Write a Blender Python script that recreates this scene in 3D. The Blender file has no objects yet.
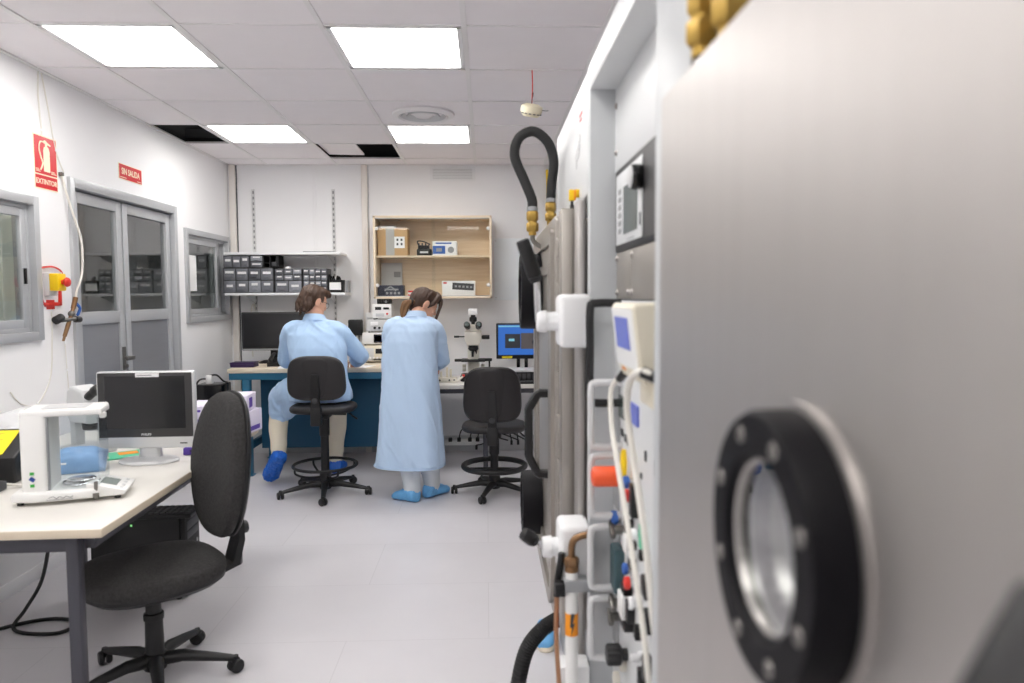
import bpy, bmesh, math, random
from mathutils import Vector as V, Matrix, Euler, noise

SC = bpy.context.scene
COL = SC.collection
PI = math.pi
random.seed(7)

# ------------------------------------------------------------------ camera
FPX = 727.7
yaw, pitch, roll = math.radians(2.0), math.radians(3.635), math.radians(-0.3)
_f = V((math.sin(yaw) * math.cos(pitch), math.cos(yaw) * math.cos(pitch), -math.sin(pitch)))
_r0 = V((math.cos(yaw), -math.sin(yaw), 0))
_u0 = _r0.cross(_f)
_r = _r0 * math.cos(roll) + _u0 * math.sin(roll)
_u = _u0 * math.cos(roll) - _r0 * math.sin(roll)
cam = bpy.data.cameras.new('camera')
cam.sensor_width = 36.0
cam.lens = FPX / 1024 * 36.0
cam.clip_start = 0.02
cam.dof.use_dof = True
cam.dof.focus_distance = 4.9
cam.dof.aperture_fstop = 2.9
cam_o = bpy.data.objects.new('camera', cam)
COL.objects.link(cam_o)
m3 = Matrix((_r, _u, -_f)).transposed()
cam_o.matrix_world = Matrix.Translation((0, 0, 1.45)) @ m3.to_4x4()
SC.camera = cam_o

# ------------------------------------------------------------------ world, exposure
SC.view_settings.view_transform = 'Standard'
SC.view_settings.look = 'None'
SC.view_settings.gamma = 1.0
SC.view_settings.use_curve_mapping = False
SC.view_settings.exposure = 0.1
SC.cycles.diffuse_bounces = 10
W = bpy.data.worlds.new('world')
SC.world = W
W.use_nodes = True
W.node_tree.nodes['Background'].inputs[0].default_value = (0.9, 0.95, 1, 1)
W.node_tree.nodes['Background'].inputs[1].default_value = 0.05
PANEL_POWER = 13.0          # brightness of the ceiling light panels (emission strength)

# ------------------------------------------------------------------ materials
def lin(c):
    c = c / 255.0
    return c / 12.92 if c <= 0.04045 else ((c + 0.055) / 1.055) ** 2.4

def rgb(t):
    return (lin(t[0]), lin(t[1]), lin(t[2]), 1)

def mat(name, col, rough=.5, metal=0., var=.04, vs=5., bump=0., bs=80., stretch=(1, 1, 1), spec=.5, coat=0., sheen=0., emit=None, estr=0.):
    m = bpy.data.materials.new(name)
    m.use_nodes = True
    nt = m.node_tree
    N, L = nt.nodes, nt.links
    b = N['Principled BSDF']
    tc = N.new('ShaderNodeTexCoord')
    mp = N.new('ShaderNodeMapping')
    mp.inputs['Scale'].default_value = stretch
    L.new(tc.outputs['Object'], mp.inputs['Vector'])
    nz = N.new('ShaderNodeTexNoise')
    nz.inputs['Scale'].default_value = vs
    nz.inputs['Detail'].default_value = 4
    L.new(mp.outputs['Vector'], nz.inputs['Vector'])
    mx = N.new('ShaderNodeMix')
    mx.data_type = 'RGBA'
    c = rgb(col)
    mx.inputs[6].default_value = tuple(min(1, v * (1 - var)) for v in c[:3]) + (1,)
    mx.inputs[7].default_value = tuple(min(1, v * (1 + var)) for v in c[:3]) + (1,)
    L.new(nz.outputs['Fac'], mx.inputs[0])
    L.new(mx.outputs[2], b.inputs['Base Color'])
    b.inputs['Roughness'].default_value = rough
    b.inputs['Metallic'].default_value = metal
    b.inputs['Specular IOR Level'].default_value = spec
    b.inputs['Coat Weight'].default_value = coat
    b.inputs['Sheen Weight'].default_value = sheen
    if bump:
        n2 = N.new('ShaderNodeTexNoise')
        n2.inputs['Scale'].default_value = bs
        n2.inputs['Detail'].default_value = 3
        L.new(mp.outputs['Vector'], n2.inputs['Vector'])
        bp = N.new('ShaderNodeBump')
        bp.inputs['Strength'].default_value = bump
        bp.inputs['Distance'].default_value = 0.004
        L.new(n2.outputs['Fac'], bp.inputs['Height'])
        L.new(bp.outputs['Normal'], b.inputs['Normal'])
    if emit:
        b.inputs['Emission Color'].default_value = rgb(emit)
        b.inputs['Emission Strength'].default_value = estr
    return m

def glass(name, tint=(235, 240, 240), refl=1.0, base=0.0):
    """thin pane: see-through with a Fresnel reflection"""
    m = bpy.data.materials.new(name)
    m.use_nodes = True
    nt = m.node_tree
    N, L = nt.nodes, nt.links
    out = N['Material Output']
    N.remove(N['Principled BSDF'])
    tr = N.new('ShaderNodeBsdfTransparent')
    nz = N.new('ShaderNodeTexNoise')
    nz.inputs['Scale'].default_value = 2.0
    mx = N.new('ShaderNodeMix')
    mx.data_type = 'RGBA'
    c = rgb(tint)
    mx.inputs[6].default_value = tuple(v * .98 for v in c[:3]) + (1,)
    mx.inputs[7].default_value = c
    L.new(nz.outputs['Fac'], mx.inputs[0])
    L.new(mx.outputs[2], tr.inputs[0])
    gl = N.new('ShaderNodeBsdfGlossy')
    gl.inputs['Roughness'].default_value = 0.02
    fr = N.new('ShaderNodeFresnel')
    fr.inputs['IOR'].default_value = 1.5
    mt = N.new('ShaderNodeMath')
    mt.operation = 'MULTIPLY_ADD'
    mt.use_clamp = True
    mt.inputs[1].default_value = refl
    mt.inputs[2].default_value = base
    L.new(fr.outputs[0], mt.inputs[0])
    ge = N.new('ShaderNodeNewGeometry')
    fb = N.new('ShaderNodeMath')          # only the outer face of a thin pane reflects
    fb.operation = 'SUBTRACT'
    fb.inputs[0].default_value = 1.0
    L.new(ge.outputs['Backfacing'], fb.inputs[1])
    mu = N.new('ShaderNodeMath')
    mu.operation = 'MULTIPLY'
    L.new(mt.outputs[0], mu.inputs[0])
    L.new(fb.outputs[0], mu.inputs[1])
    mt = mu
    ms = N.new('ShaderNodeMixShader')
    L.new(mt.outputs[0], ms.inputs[0])
    L.new(tr.outputs[0], ms.inputs[1])
    L.new(gl.outputs[0], ms.inputs[2])
    L.new(ms.outputs[0], out.inputs[0])
    return m

def film_mat(name, col, fac):
    m = mat(name, col, rough=.25, var=.02)
    nt = m.node_tree
    N, L = nt.nodes, nt.links
    tr = N.new('ShaderNodeBsdfTransparent')
    ms = N.new('ShaderNodeMixShader')
    ms.inputs[0].default_value = fac
    L.new(tr.outputs[0], ms.inputs[1])
    L.new(N['Principled BSDF'].outputs[0], ms.inputs[2])
    L.new(ms.outputs[0], N['Material Output'].inputs[0])
    return m

def lamp_mat(name, col, strength, base=.9):
    m = bpy.data.materials.new(name)
    m.use_nodes = True
    nt = m.node_tree
    N, L = nt.nodes, nt.links
    b = N['Principled BSDF']
    nz = N.new('ShaderNodeTexNoise')
    nz.inputs['Scale'].default_value = 3
    mr = N.new('ShaderNodeMapRange')
    mr.inputs['To Min'].default_value = strength * .97
    mr.inputs['To Max'].default_value = strength * 1.03
    L.new(nz.outputs['Fac'], mr.inputs['Value'])
    b.inputs['Base Color'].default_value = (base, base, base, 1)
    b.inputs['Emission Color'].default_value = rgb(col)
    L.new(mr.outputs[0], b.inputs['Emission Strength'])
    return m

def floor_mat():
    m = mat('floor vinyl', (212, 210, 214), rough=.38, var=.05, vs=3.5, bump=.03, bs=40, spec=.4)
    nt = m.node_tree
    N, L = nt.nodes, nt.links
    b = N['Principled BSDF']
    src = b.inputs['Base Color'].links[0].from_socket
    tc = N.new('ShaderNodeTexCoord')
    br = N.new('ShaderNodeTexBrick')
    br.inputs['Scale'].default_value = 1.0
    br.inputs['Brick Width'].default_value = 1.2
    br.inputs['Row Height'].default_value = 0.6
    br.inputs['Mortar Size'].default_value = 0.002
    br.inputs['Color1'].default_value = (1, 1, 1, 1)
    br.inputs['Color2'].default_value = (.97, .97, .97, 1)
    br.inputs['Mortar'].default_value = (.86, .86, .86, 1)
    L.new(tc.outputs['Object'], br.inputs['Vector'])
    mx = N.new('ShaderNodeMix')
    mx.data_type = 'RGBA'
    mx.blend_type = 'MULTIPLY'
    mx.inputs[0].default_value = 1
    L.new(src, mx.inputs[6])
    L.new(br.outputs['Color'], mx.inputs[7])
    L.new(mx.outputs[2], b.inputs['Base Color'])
    return m

def wood_mat(name, c1, c2, rough=.5, sc=1.0):
    m = bpy.data.materials.new(name)
    m.use_nodes = True
    nt = m.node_tree
    N, L = nt.nodes, nt.links
    b = N['Principled BSDF']
    tc = N.new('ShaderNodeTexCoord')
    mp = N.new('ShaderNodeMapping')
    mp.inputs['Scale'].default_value = (3 * sc, 3 * sc, 40 * sc)
    L.new(tc.outputs['Object'], mp.inputs['Vector'])
    nz = N.new('ShaderNodeTexNoise')
    nz.inputs['Scale'].default_value = 1.5
    nz.inputs['Detail'].default_value = 6
    nz.inputs['Distortion'].default_value = .6
    L.new(mp.outputs['Vector'], nz.inputs['Vector'])
    cr = N.new('ShaderNodeValToRGB')
    cr.color_ramp.elements[0].position = .3
    cr.color_ramp.elements[1].position = .7
    cr.color_ramp.elements[0].color = rgb(c1)
    cr.color_ramp.elements[1].color = rgb(c2)
    L.new(nz.outputs['Fac'], cr.inputs[0])
    L.new(cr.outputs[0], b.inputs['Base Color'])
    b.inputs['Roughness'].default_value = rough
    return m

MT = dict(
    wall=mat('white wall paint', (238, 238, 239), rough=.6, var=.012, vs=2, bump=.03, bs=120),
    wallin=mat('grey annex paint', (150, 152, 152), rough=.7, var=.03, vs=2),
    ceil=mat('ceiling tile', (243, 239, 241), rough=.9, var=.02, vs=8, bump=.12, bs=180),
    tbar=mat('ceiling grid', (236, 234, 234), rough=.5, var=.01),
    void=mat('ceiling void shade', (26, 26, 27), rough=.9, var=.15, vs=4),  # near black, shade of the ceiling openings put into the colour
    floor=floor_mat(),
    post=mat('cream trim', (232, 226, 220), rough=.5, var=.01),
    alu=mat('anodised aluminium', (184, 186, 189), rough=.38, metal=.3, var=.04, vs=4, stretch=(1, 1, 12)),
    alup=mat('aluminium door panel', (150, 152, 157), rough=.34, metal=.4, var=.06, vs=3, stretch=(1, 1, 9)),
    steel=mat('brushed stainless', (189, 185, 182), rough=.42, metal=.85, var=.05, vs=2.5, bump=.02, bs=30, stretch=(1, 14, 1)),
    steelw=mat('warm stainless', (172, 167, 160), rough=.40, metal=.8, var=.07, vs=3, bump=.02, bs=40, stretch=(6, 6, 1)),
    chrome=mat('polished metal', (210, 210, 212), rough=.18, metal=1, var=.02),
    dchrome=mat('dull dark metal', (120, 118, 114), rough=.4, metal=.8, var=.1),
    white=mat('white lacquer', (236, 237, 238), rough=.4, var=.012),
    rackwhite=mat('rack white lacquer', (214, 216, 217), rough=.4, var=.012),
    whitep=mat('white plastic', (235, 235, 233), rough=.35, var=.012),
    rackgrey=mat('pale grey lacquer', (186, 189, 191), rough=.42, var=.015),
    offwhite=mat('off white plastic', (222, 218, 206), rough=.45, var=.02),
    cream=mat('cream plastic', (226, 219, 200), rough=.45, var=.015),
    black=mat('black plastic', (20, 20, 22), rough=.45, var=.15, vs=12, bump=.03, bs=300),
    blackm=mat('matt black', (20, 20, 22), rough=.65, var=.15),
    gloss=mat('gloss black', (14, 14, 16), rough=.16, var=.1),
    rubber=mat('black rubber', (32, 32, 33), rough=.7, var=.15, bump=.1, bs=200),
    anod=mat('black anodised', (15, 14, 18), rough=.55, metal=0, var=.1, vs=8, spec=.15),
    dgrey=mat('dark grey plastic', (62, 63, 66), rough=.5, var=.08),
    dbez=mat('dark grey bezel', (52, 51, 52), rough=.4, var=.05),
    screen=mat('dark screen glass', (34, 34, 36), rough=.14, var=.08, vs=2),
    mgrey=mat('mid grey plastic', (150, 152, 154), rough=.5, var=.03),
    lgrey=mat('light grey plastic', (205, 206, 207), rough=.45, var=.02),
    silver=mat('silver plastic', (214, 215, 216), rough=.32, metal=.4, var=.03),
    deskframe=mat('graphite steel tube', (66, 66, 74), rough=.45, metal=.1, var=.05),
    desktop=mat('white laminate', (224, 221, 215), rough=.4, var=.015),
    deskedge=mat('beech edging', (216, 203, 182), rough=.5, var=.06, vs=4, stretch=(1, 1, 30)),
    benchtop=wood_mat('pale beech top', (214, 200, 178), (226, 214, 194)),
    blue=mat('petrol blue steel', (38, 108, 140), rough=.45, var=.04),
    bluep=mat('petrol blue panel', (24, 84, 116), rough=.5, var=.05),
    beech=wood_mat('light oak board', (222, 199, 168), (234, 214, 187), sc=.8),
    beeche=wood_mat('light oak edge', (222, 203, 176), (232, 216, 192)),
    card=mat('brown cardboard', (196, 160, 116), rough=.8, var=.05, vs=9, bump=.06, bs=90),
    tape=mat('grey tape', (172, 170, 166), rough=.4, var=.03),
    paper=mat('white paper', (240, 240, 240), rough=.8, var=.01),
    fabric=mat('charcoal fabric', (50, 49, 49), rough=.95, var=.85, vs=95, bump=.6, bs=150),
    leath=mat('black vinyl', (27, 24, 26), rough=.45, var=.12, vs=20, bump=.15, bs=250),
    vinyl2=mat('dark grey vinyl', (36, 34, 36), rough=.5, var=.12, vs=20, bump=.15, bs=250),
    coat=mat('light blue poly-cotton', (178, 208, 241), rough=.85, var=.03, vs=4, bump=.06, bs=500, sheen=.15),
    coat2=mat('pale blue poly-cotton', (189, 214, 242), rough=.85, var=.03, vs=4, bump=.06, bs=500, sheen=.15),
    skin=mat('skin', (222, 172, 146), rough=.5, var=.06, vs=20, bump=.03, bs=200),
    hairb=mat('brown hair', (74, 52, 38), rough=.5, var=.35, vs=30, bump=.5, bs=90, stretch=(3, 3, .6)),
    haird=mat('dark brown hair', (68, 46, 34), rough=.5, var=.35, vs=30, bump=.5, bs=90, stretch=(3, 3, .6)),
    blonde=mat('sun-bleached hair', (126, 92, 60), rough=.55, var=.5, vs=40, bump=.5, bs=90, stretch=(3, 3, .6)),
    beige=mat('beige cotton', (238, 228, 206), rough=.9, var=.05, vs=8, bump=.1, bs=200),
    palejean=mat('pale grey cotton', (214, 219, 224), rough=.9, var=.05, vs=8, bump=.1, bs=200),
    bootie=mat('royal blue film', (22, 102, 206), rough=.35, var=.15, vs=14, bump=.3, bs=40),
    bootie2=mat('sky blue film', (110, 178, 230), rough=.45, var=.12, vs=14, bump=.3, bs=40),
    red=mat('sign red', (206, 24, 36), rough=.35, var=.04),
    lum=mat('pale luminous cream', (244, 236, 206), rough=.5, var=.02),
    redp=mat('red plastic', (214, 50, 40), rough=.35, var=.04),
    orange=mat('orange red cap', (238, 92, 48), rough=.38, var=.04),
    osticker=mat('orange sticker', (246, 154, 22), rough=.5, var=.05),
    yellow=mat('yellow plastic', (246, 206, 20), rough=.35, var=.04),
    ylabel=mat('yellow label', (248, 226, 26), rough=.5, var=.03),
    brass=mat('brass', (184, 152, 80), rough=.45, metal=.9, var=.12, vs=20),
    bronze=mat('dull copper pipe', (140, 108, 78), rough=.4, metal=.8, var=.12),
    copper=mat('copper tube', (176, 132, 102), rough=.4, metal=.7, var=.1),
    purple=mat('purple print', (92, 62, 168), rough=.5, var=.06),
    dpurple=mat('deep violet plastic', (46, 26, 74), rough=.4, var=.1),
    lilac=mat('lilac printed card', (226, 220, 238), rough=.6, var=.05),
    bluepr=mat('blue print', (52, 98, 176), rough=.5, var=.06),
    softblue=mat('soft blue film', (132, 172, 216), rough=.4, var=.25, vs=14),
    palecurt=mat('pale curtain', (226, 230, 224), rough=.8, var=.03),
    navy=mat('navy card', (42, 46, 66), rough=.5, var=.15, vs=9),
    green=mat('green print', (84, 190, 148), rough=.5, var=.1),
    dgreen=mat('dark green block', (56, 82, 88), rough=.45, var=.05),
    gdot=mat('green key', (60, 170, 70), rough=.5, var=.05),
    bdot=mat('blue key', (40, 70, 150), rough=.5, var=.05),
    lcd=mat('grey display', (142, 150, 146), rough=.25, var=.04),
    lcdd=mat('dark green display', (60, 74, 70), rough=.2, var=.08),
    bluelab=mat('blue label', (104, 116, 200), rough=.4, var=.04),
    paleblue=mat('pale blue board', (232, 238, 242), rough=.5, var=.015),
    clear=glass('clear acrylic', (248, 250, 251), refl=.8),
    pane=glass('window glass', (246, 249, 248), refl=1.9, base=.03),
    cabglass=glass('cabinet glass', (253, 254, 253), refl=.6),
    portglass=glass('viewport glass', (226, 228, 226), refl=1.2, base=.35),
    film=film_mat('clear plastic film', (242, 243, 245), .5),
    bin=mat('smoky clear drawer', (112, 114, 120), rough=.25, var=.2, vs=25),
    bin2=mat('clear drawer with pale contents', (140, 143, 150), rough=.3, var=.3, vs=40),
    bin3=mat('dark drawer', (86, 88, 95), rough=.3, var=.25, vs=40),
    bolt=mat('dull steel bolt', (150, 146, 142), rough=.35, metal=.8, var=.05),
    binlab=mat('drawer label', (226, 226, 226), rough=.6, var=.02),
    cable=mat('white cable', (225, 222, 214), rough=.5, var=.02),
    tslot=mat('track slot', (150, 151, 152), rough=.8, var=.05),
    slot=mat('dark slot', (70, 72, 74), rough=.8, var=.05),
    track=mat('grey shelf track', (214, 214, 214), rough=.45, var=.02),
    lightframe=mat('white lamp frame', (245, 245, 245), rough=.5, var=.01),
    panel=lamp_mat('LED panel', (255, 252, 248), PANEL_POWER),
    scrblue=lamp_mat('blue desktop screen', (40, 110, 205), .75, .02),
    scrdark=lamp_mat('dark image window', (46, 50, 60), .5, .02),
    scrgrey=lamp_mat('grey image window', (92, 84, 84), .6, .02),
    scrlite=lamp_mat('cyan detail', (130, 200, 220), .8, .02),
    led=lamp_mat('green led', (90, 230, 90), 1.2),
)

# ------------------------------------------------------------------ mesh helpers
def basis(x, y, z, loc=(0, 0, 0)):
    m = Matrix((V(x), V(y), V(z))).transposed().to_4x4()
    m.translation = V(loc)
    return m

FACE_L = ((0, 1, 0), (0, 0, 1), (1, 0, 0))      # on a surface looking +X
FACE_B = ((1, 0, 0), (0, 0, 1), (0, -1, 0))     # on a surface looking -Y
FACE_R = ((0, -1, 0), (0, 0, 1), (-1, 0, 0))    # on a surface looking -X

def spline(pts, k=8, closed=False):
    P = [V(p) for p in pts]
    n = len(P)
    if n < 3 and not closed:
        return P
    out = []
    rng = n if closed else n - 1
    for i in range(rng):
        if closed:
            a, b, c, d = P[(i - 1) % n], P[i], P[(i + 1) % n], P[(i + 2) % n]
        else:
            a, b, c, d = P[max(i - 1, 0)], P[i], P[i + 1], P[min(i + 2, n - 1)]
        for j in range(k):
            t = j / k
            out.append(.5 * ((2 * b) + (c - a) * t + (2 * a - 5 * b + 4 * c - d) * t * t + (3 * b - a - 3 * c + d) * t ** 3))
    if not closed:
        out.append(P[-1])
    return out

def rrect(w, h, r, n=5):
    out = []
    for cx, cy, a0 in ((w / 2 - r, h / 2 - r, 0), (-w / 2 + r, h / 2 - r, 90), (-w / 2 + r, -h / 2 + r, 180), (w / 2 - r, -h / 2 + r, 270)):
        for i in range(n + 1):
            a = math.radians(a0 + 90 * i / n)
            out.append((cx + r * math.cos(a), cy + r * math.sin(a)))
    return out

class M:
    def __init__(s, *mats):
        s.bm = bmesh.new()
        s.mats = []
        s.mi = 0
        s.T = Matrix()
        if mats:
            s.use(mats[0])

    def use(s, m):
        if isinstance(m, str):
            m = MT[m]
        if m not in s.mats:
            s.mats.append(m)
        s.mi = s.mats.index(m)
        return s

    def merge(s, b2, mtx=None):
        T = s.T @ mtx if mtx is not None else s.T
        vs = [s.bm.verts.new(T @ v.co) for v in b2.verts]
        b2.verts.index_update()
        for f in b2.faces:
            try:
                nf = s.bm.faces.new([vs[v.index] for v in f.verts])
                nf.material_index = s.mi
            except ValueError:
                pass
        b2.free()
        return s

    def raw(s, verts, faces, mtx=None):
        T = s.T @ mtx if mtx is not None else s.T
        vs = [s.bm.verts.new(T @ V(v)) for v in verts]
        for f in faces:
            try:
                nf = s.bm.faces.new([vs[i] for i in f])
                nf.material_index = s.mi
            except ValueError:
                pass
        return s

    def box(s, c, size, bev=0., rot=None, seg=2):
        b = bmesh.new()
        bmesh.ops.create_cube(b, size=1)
        bmesh.ops.scale(b, vec=size, verts=b.verts)
        if bev:
            bev = min(bev, min(size) * .49)
            bmesh.ops.bevel(b, geom=b.edges[:], offset=bev, segments=seg, profile=.5, affect='EDGES')
        R = Euler(rot).to_matrix().to_4x4() if rot else Matrix()
        return s.merge(b, Matrix.Translation(c) @ R)

    def span(s, a, b, bev=0., seg=2):
        a, b = V(a), V(b)
        return s.box((a + b) / 2, [abs(q) for q in (b - a)], bev, None, seg)

    def cyl(s, p0, p1, r0, r1=None, n=20, cap=True, bev=0.):
        r1 = r0 if r1 is None else r1
        prof = [(0, 0)] if cap else []
        L = (V(p1) - V(p0)).length
        if bev:
            prof += [(r0 - bev, 0), (r0 - bev * .3, bev * .3), (r0, bev), (r1, L - bev), (r1 - bev * .3, L - bev * .3), (r1 - bev, L)]
        else:
            prof += [(r0, 0), (r1, L)]
        if cap:
            prof += [(0, L)]
        return s.lathe(prof, p0, V(p1) - V(p0), n)

    def lathe(s, prof, c=(0, 0, 0), axis=(0, 0, 1), n=28, closed=False):
        ax = V(axis).normalized()
        q = V((0, 0, 1)).rotation_difference(ax).to_matrix().to_4x4()
        T = Matrix.Translation(c) @ q
        verts, idx = [], []
        for (r, z) in prof:
            if r < 1e-6:
                idx.append([len(verts)])
                verts.append((0, 0, z))
            else:
                idx.append(list(range(len(verts), len(verts) + n)))
                for i in range(n):
                    a = 2 * PI * i / n
                    verts.append((r * math.cos(a), r * math.sin(a), z))
        faces = []
        pairs = list(zip(idx, idx[1:])) + ([(idx[-1], idx[0])] if closed else [])
        for A, B in pairs:
            for i in range(n):
                j = (i + 1) % n
                if len(A) == 1 and len(B) == 1:
                    continue
                if len(A) == 1:
                    faces.append((A[0], B[j], B[i]))
                elif len(B) == 1:
                    faces.append((A[i], A[j], B[0]))
                else:
                    faces.append((A[i], A[j], B[j], B[i]))
        return s.raw(verts, faces, T)

    def torus(s, c, R, r, axis=(0, 0, 1), n=36, m=10, sy=1.):
        prof = [(R + r * math.cos(2 * PI * i / m), r * sy * math.sin(2 * PI * i / m)) for i in range(m)]
        return s.lathe(prof, c, axis, n, closed=True)

    def sph(s, c, r, n=16, rot=None):
        b = bmesh.new()
        bmesh.ops.create_uvsphere(b, u_segments=n, v_segments=max(6, n // 2 + 2), radius=1)
        if not hasattr(r, '__len__'):
            r = (r, r, r)
        R = rot.to_4x4() if rot is not None else Matrix()
        return s.merge(b, Matrix.Translation(c) @ R @ Matrix.Diagonal((r[0], r[1], r[2], 1)))

    def loft(s, rings, cap=True, closed=False):
        n = len(rings[0])
        verts = [p for r in rings for p in r]
        faces = []
        k = len(rings)
        for a in range(k if closed else k - 1):
            b = (a + 1) % k
            for i in range(n):
                j = (i + 1) % n
                faces.append((a * n + i, a * n + j, b * n + j, b * n + i))
        if cap and not closed:
            faces.append(tuple(range(n - 1, -1, -1)))
            faces.append(tuple(range((k - 1) * n, k * n)))
        return s.raw(verts, faces)

    def tube(s, pts, r, n=10, k=8, closed=False, cap=True, ends=False):
        """round tube through control points; r one radius or one per point"""
        P = spline(pts, k, closed)
        if hasattr(r, '__len__'):
            nseg = len(pts) - 1
            rr = []
            for i in range(len(P)):
                t = i / (len(P) - 1) * nseg
                a = min(int(t), nseg - 1)
                u = t - a
                u = u * u * (3 - 2 * u)
                rr.append(r[a] * (1 - u) + r[a + 1] * u)
        else:
            rr = [r] * len(P)
        rings = []
        t0 = (P[1] - P[0]).normalized()
        nrm = t0.orthogonal().normalized()
        for i, p in enumerate(P):
            if closed:
                t = (P[(i + 1) % len(P)] - P[i - 1]).normalized()
            else:
                t = (P[min(i + 1, len(P) - 1)] - P[max(i - 1, 0)]).normalized()
            nrm = (nrm - t * nrm.dot(t)).normalized()
            bn = t.cross(nrm)
            rings.append([p + (nrm * math.cos(2 * PI * j / n) + bn * math.sin(2 * PI * j / n)) * rr[i] for j in range(n)])
        s.loft(rings, cap, closed)
        if ends:
            s.sph(P[0], rr[0], 12)
            s.sph(P[-1], rr[-1], 12)
        return s

    def prism(s, poly, h, mtx=None, bev=0., seg=2):
        """poly in local XY, extruded along +Z by h"""
        b = bmesh.new()
        vs = [b.verts.new((p[0], p[1], 0)) for p in poly]
        f = b.faces.new(vs)
        r = bmesh.ops.extrude_face_region(b, geom=[f])
        bmesh.ops.translate(b, vec=(0, 0, h), verts=[v for v in r['geom'] if isinstance(v, bmesh.types.BMVert)])
        bmesh.ops.recalc_face_normals(b, faces=b.faces)
        if bev:
            es = [e for e in b.edges if len(e.link_faces) == 2 and abs(e.verts[0].co.z - e.verts[1].co.z) < 1e-7]
            bmesh.ops.bevel(b, geom=es, offset=bev, segments=seg, profile=.5, affect='EDGES')
        return s.merge(b, mtx if mtx is not None else Matrix())

    def text(s, txt, size, mtx, depth=.0006, bold=0.):
        cu = bpy.data.curves.new('t', 'FONT')
        cu.body = txt
        cu.size = size
        cu.align_x = 'CENTER'
        cu.align_y = 'CENTER'
        cu.extrude = depth
        cu.offset = bold
        cu.resolution_u = 3
        o = bpy.data.objects.new('t', cu)
        COL.objects.link(o)
        me = bpy.data.meshes.new_from_object(o.evaluated_get(bpy.context.evaluated_depsgraph_get()))
        b = bmesh.new()
        b.from_mesh(me)
        s.merge(b, mtx)
        bpy.data.objects.remove(o)
        bpy.data.curves.remove(cu)
        bpy.data.meshes.remove(me)
        return s

    def build(s, name, parent=None, loc=None, rz=0., smooth=38, fix=True):
        if fix:
            bmesh.ops.recalc_face_normals(s.bm, faces=s.bm.faces)
        me = bpy.data.meshes.new(name)
        s.bm.to_mesh(me)
        s.bm.free()
        for m in s.mats:
            me.materials.append(m)
        if smooth:
            me.shade_smooth()
            me.set_sharp_from_angle(angle=math.radians(smooth))
        o = bpy.data.objects.new(name, me)
        COL.objects.link(o)
        if parent is not None:
            o.parent = parent
        if loc is not None:
            o.location = loc
        o.rotation_euler.z = rz
        return o

def tag(o, label, cat, group=None, kind=None):
    o['label'] = label
    o['category'] = cat
    if group:
        o['group'] = group
    if kind:
        o['kind'] = kind
    return o

def thing(name, label, cat, loc=(0, 0, 0), rz=0., group=None):
    o = bpy.data.objects.new(name, None)
    o.empty_display_size = .05
    COL.objects.link(o)
    o.location = loc
    o.rotation_euler.z = rz
    return tag(o, label, cat, group)

def struct(o):
    o['kind'] = 'structure'
    return o

def dup(root, loc, rz=None, label=None):
    c = root.copy()
    COL.objects.link(c)
    c.location = loc
    if rz is not None:
        c.rotation_euler.z = rz
    if label:
        c['label'] = label
    for ch in list(root.children):
        k = ch.copy()
        COL.objects.link(k)
        k.parent = c
        for g in list(ch.children):
            q = g.copy()
            COL.objects.link(q)
            q.parent = k
    return c

def remeshed(mb, voxel, iters=4, fac=.5):
    """fuse overlapping shapes into one continuous skin; returns a bmesh"""
    me = bpy.data.meshes.new('tmp')
    bmesh.ops.recalc_face_normals(mb.bm, faces=mb.bm.faces)
    mb.bm.to_mesh(me)
    mb.bm.free()
    o = bpy.data.objects.new('tmp', me)
    COL.objects.link(o)
    md = o.modifiers.new('r', 'REMESH')
    md.mode = 'VOXEL'
    md.voxel_size = voxel
    if iters:
        sm = o.modifiers.new('s', 'SMOOTH')
        sm.factor = fac
        sm.iterations = iters
    dg = bpy.context.evaluated_depsgraph_get()
    m2 = bpy.data.meshes.new_from_object(o.evaluated_get(dg))
    b = bmesh.new()
    b.from_mesh(m2)
    bpy.data.objects.remove(o)
    bpy.data.meshes.remove(me)
    bpy.data.meshes.remove(m2)
    return b

def finish(b, name, m, parent=None, disp=None, smooth=180):
    """displace a fused skin along its normals and link it as one object"""
    if disp:
        b.normal_update()
        mv = [(v, v.normal.copy() * disp(v.co, v.normal)) for v in b.verts]
        for v, d in mv:
            v.co += d
    k = M(m)
    k.bm.free()
    k.bm = b
    for f in b.faces:
        f.material_index = 0
    return k.build(name, parent, smooth=smooth)

# ------------------------------------------------------------------ room shell
XL, XR, YB, YF, CE = -2.333, 2.3, 6.75, -2.2, 2.638
CX = [XL, -1.974, -1.346, -.718, -.09, .538, 1.166, 1.794, XR]
CY = [YF] + [3.308 + .628 * k for k in range(-8, 6)] + [YB]
def cell(i, k):      # column i of CX, row k counted from the row of the first lamp
    a = CY.index(3.308 + .628 * k) if k > -9 else 0
    return CX[i], CX[i + 1], CY[a], CY[a + 1]

m = M('floor')
m.span((XL - 2.6, YF, -.12), (XR, YB, 0))
struct(m.build('floor'))

LAMPS = [(1, 0), (3, 0), (1, 3), (3, 3), (1, -3), (3, -3), (1, -6), (3, -6)]
HOLES = [(0, 3), (2, 4)]
m = M('ceil')
for i in range(len(CX) - 1):
    for k in range(-9, 6):
        if k == -9:
            y0, y1 = CY[0], CY[1]
        else:
            y0, y1 = CY[k + 9], CY[k + 10]
        if (i, k) in LAMPS or (i, k) in HOLES:
            continue
        dz = random.uniform(0, .002)
        m.span((CX[i] + .003, y0 + .003, CE + .004 + dz), (CX[i + 1] - .003, y1 - .003, CE + .016 + dz))
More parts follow.
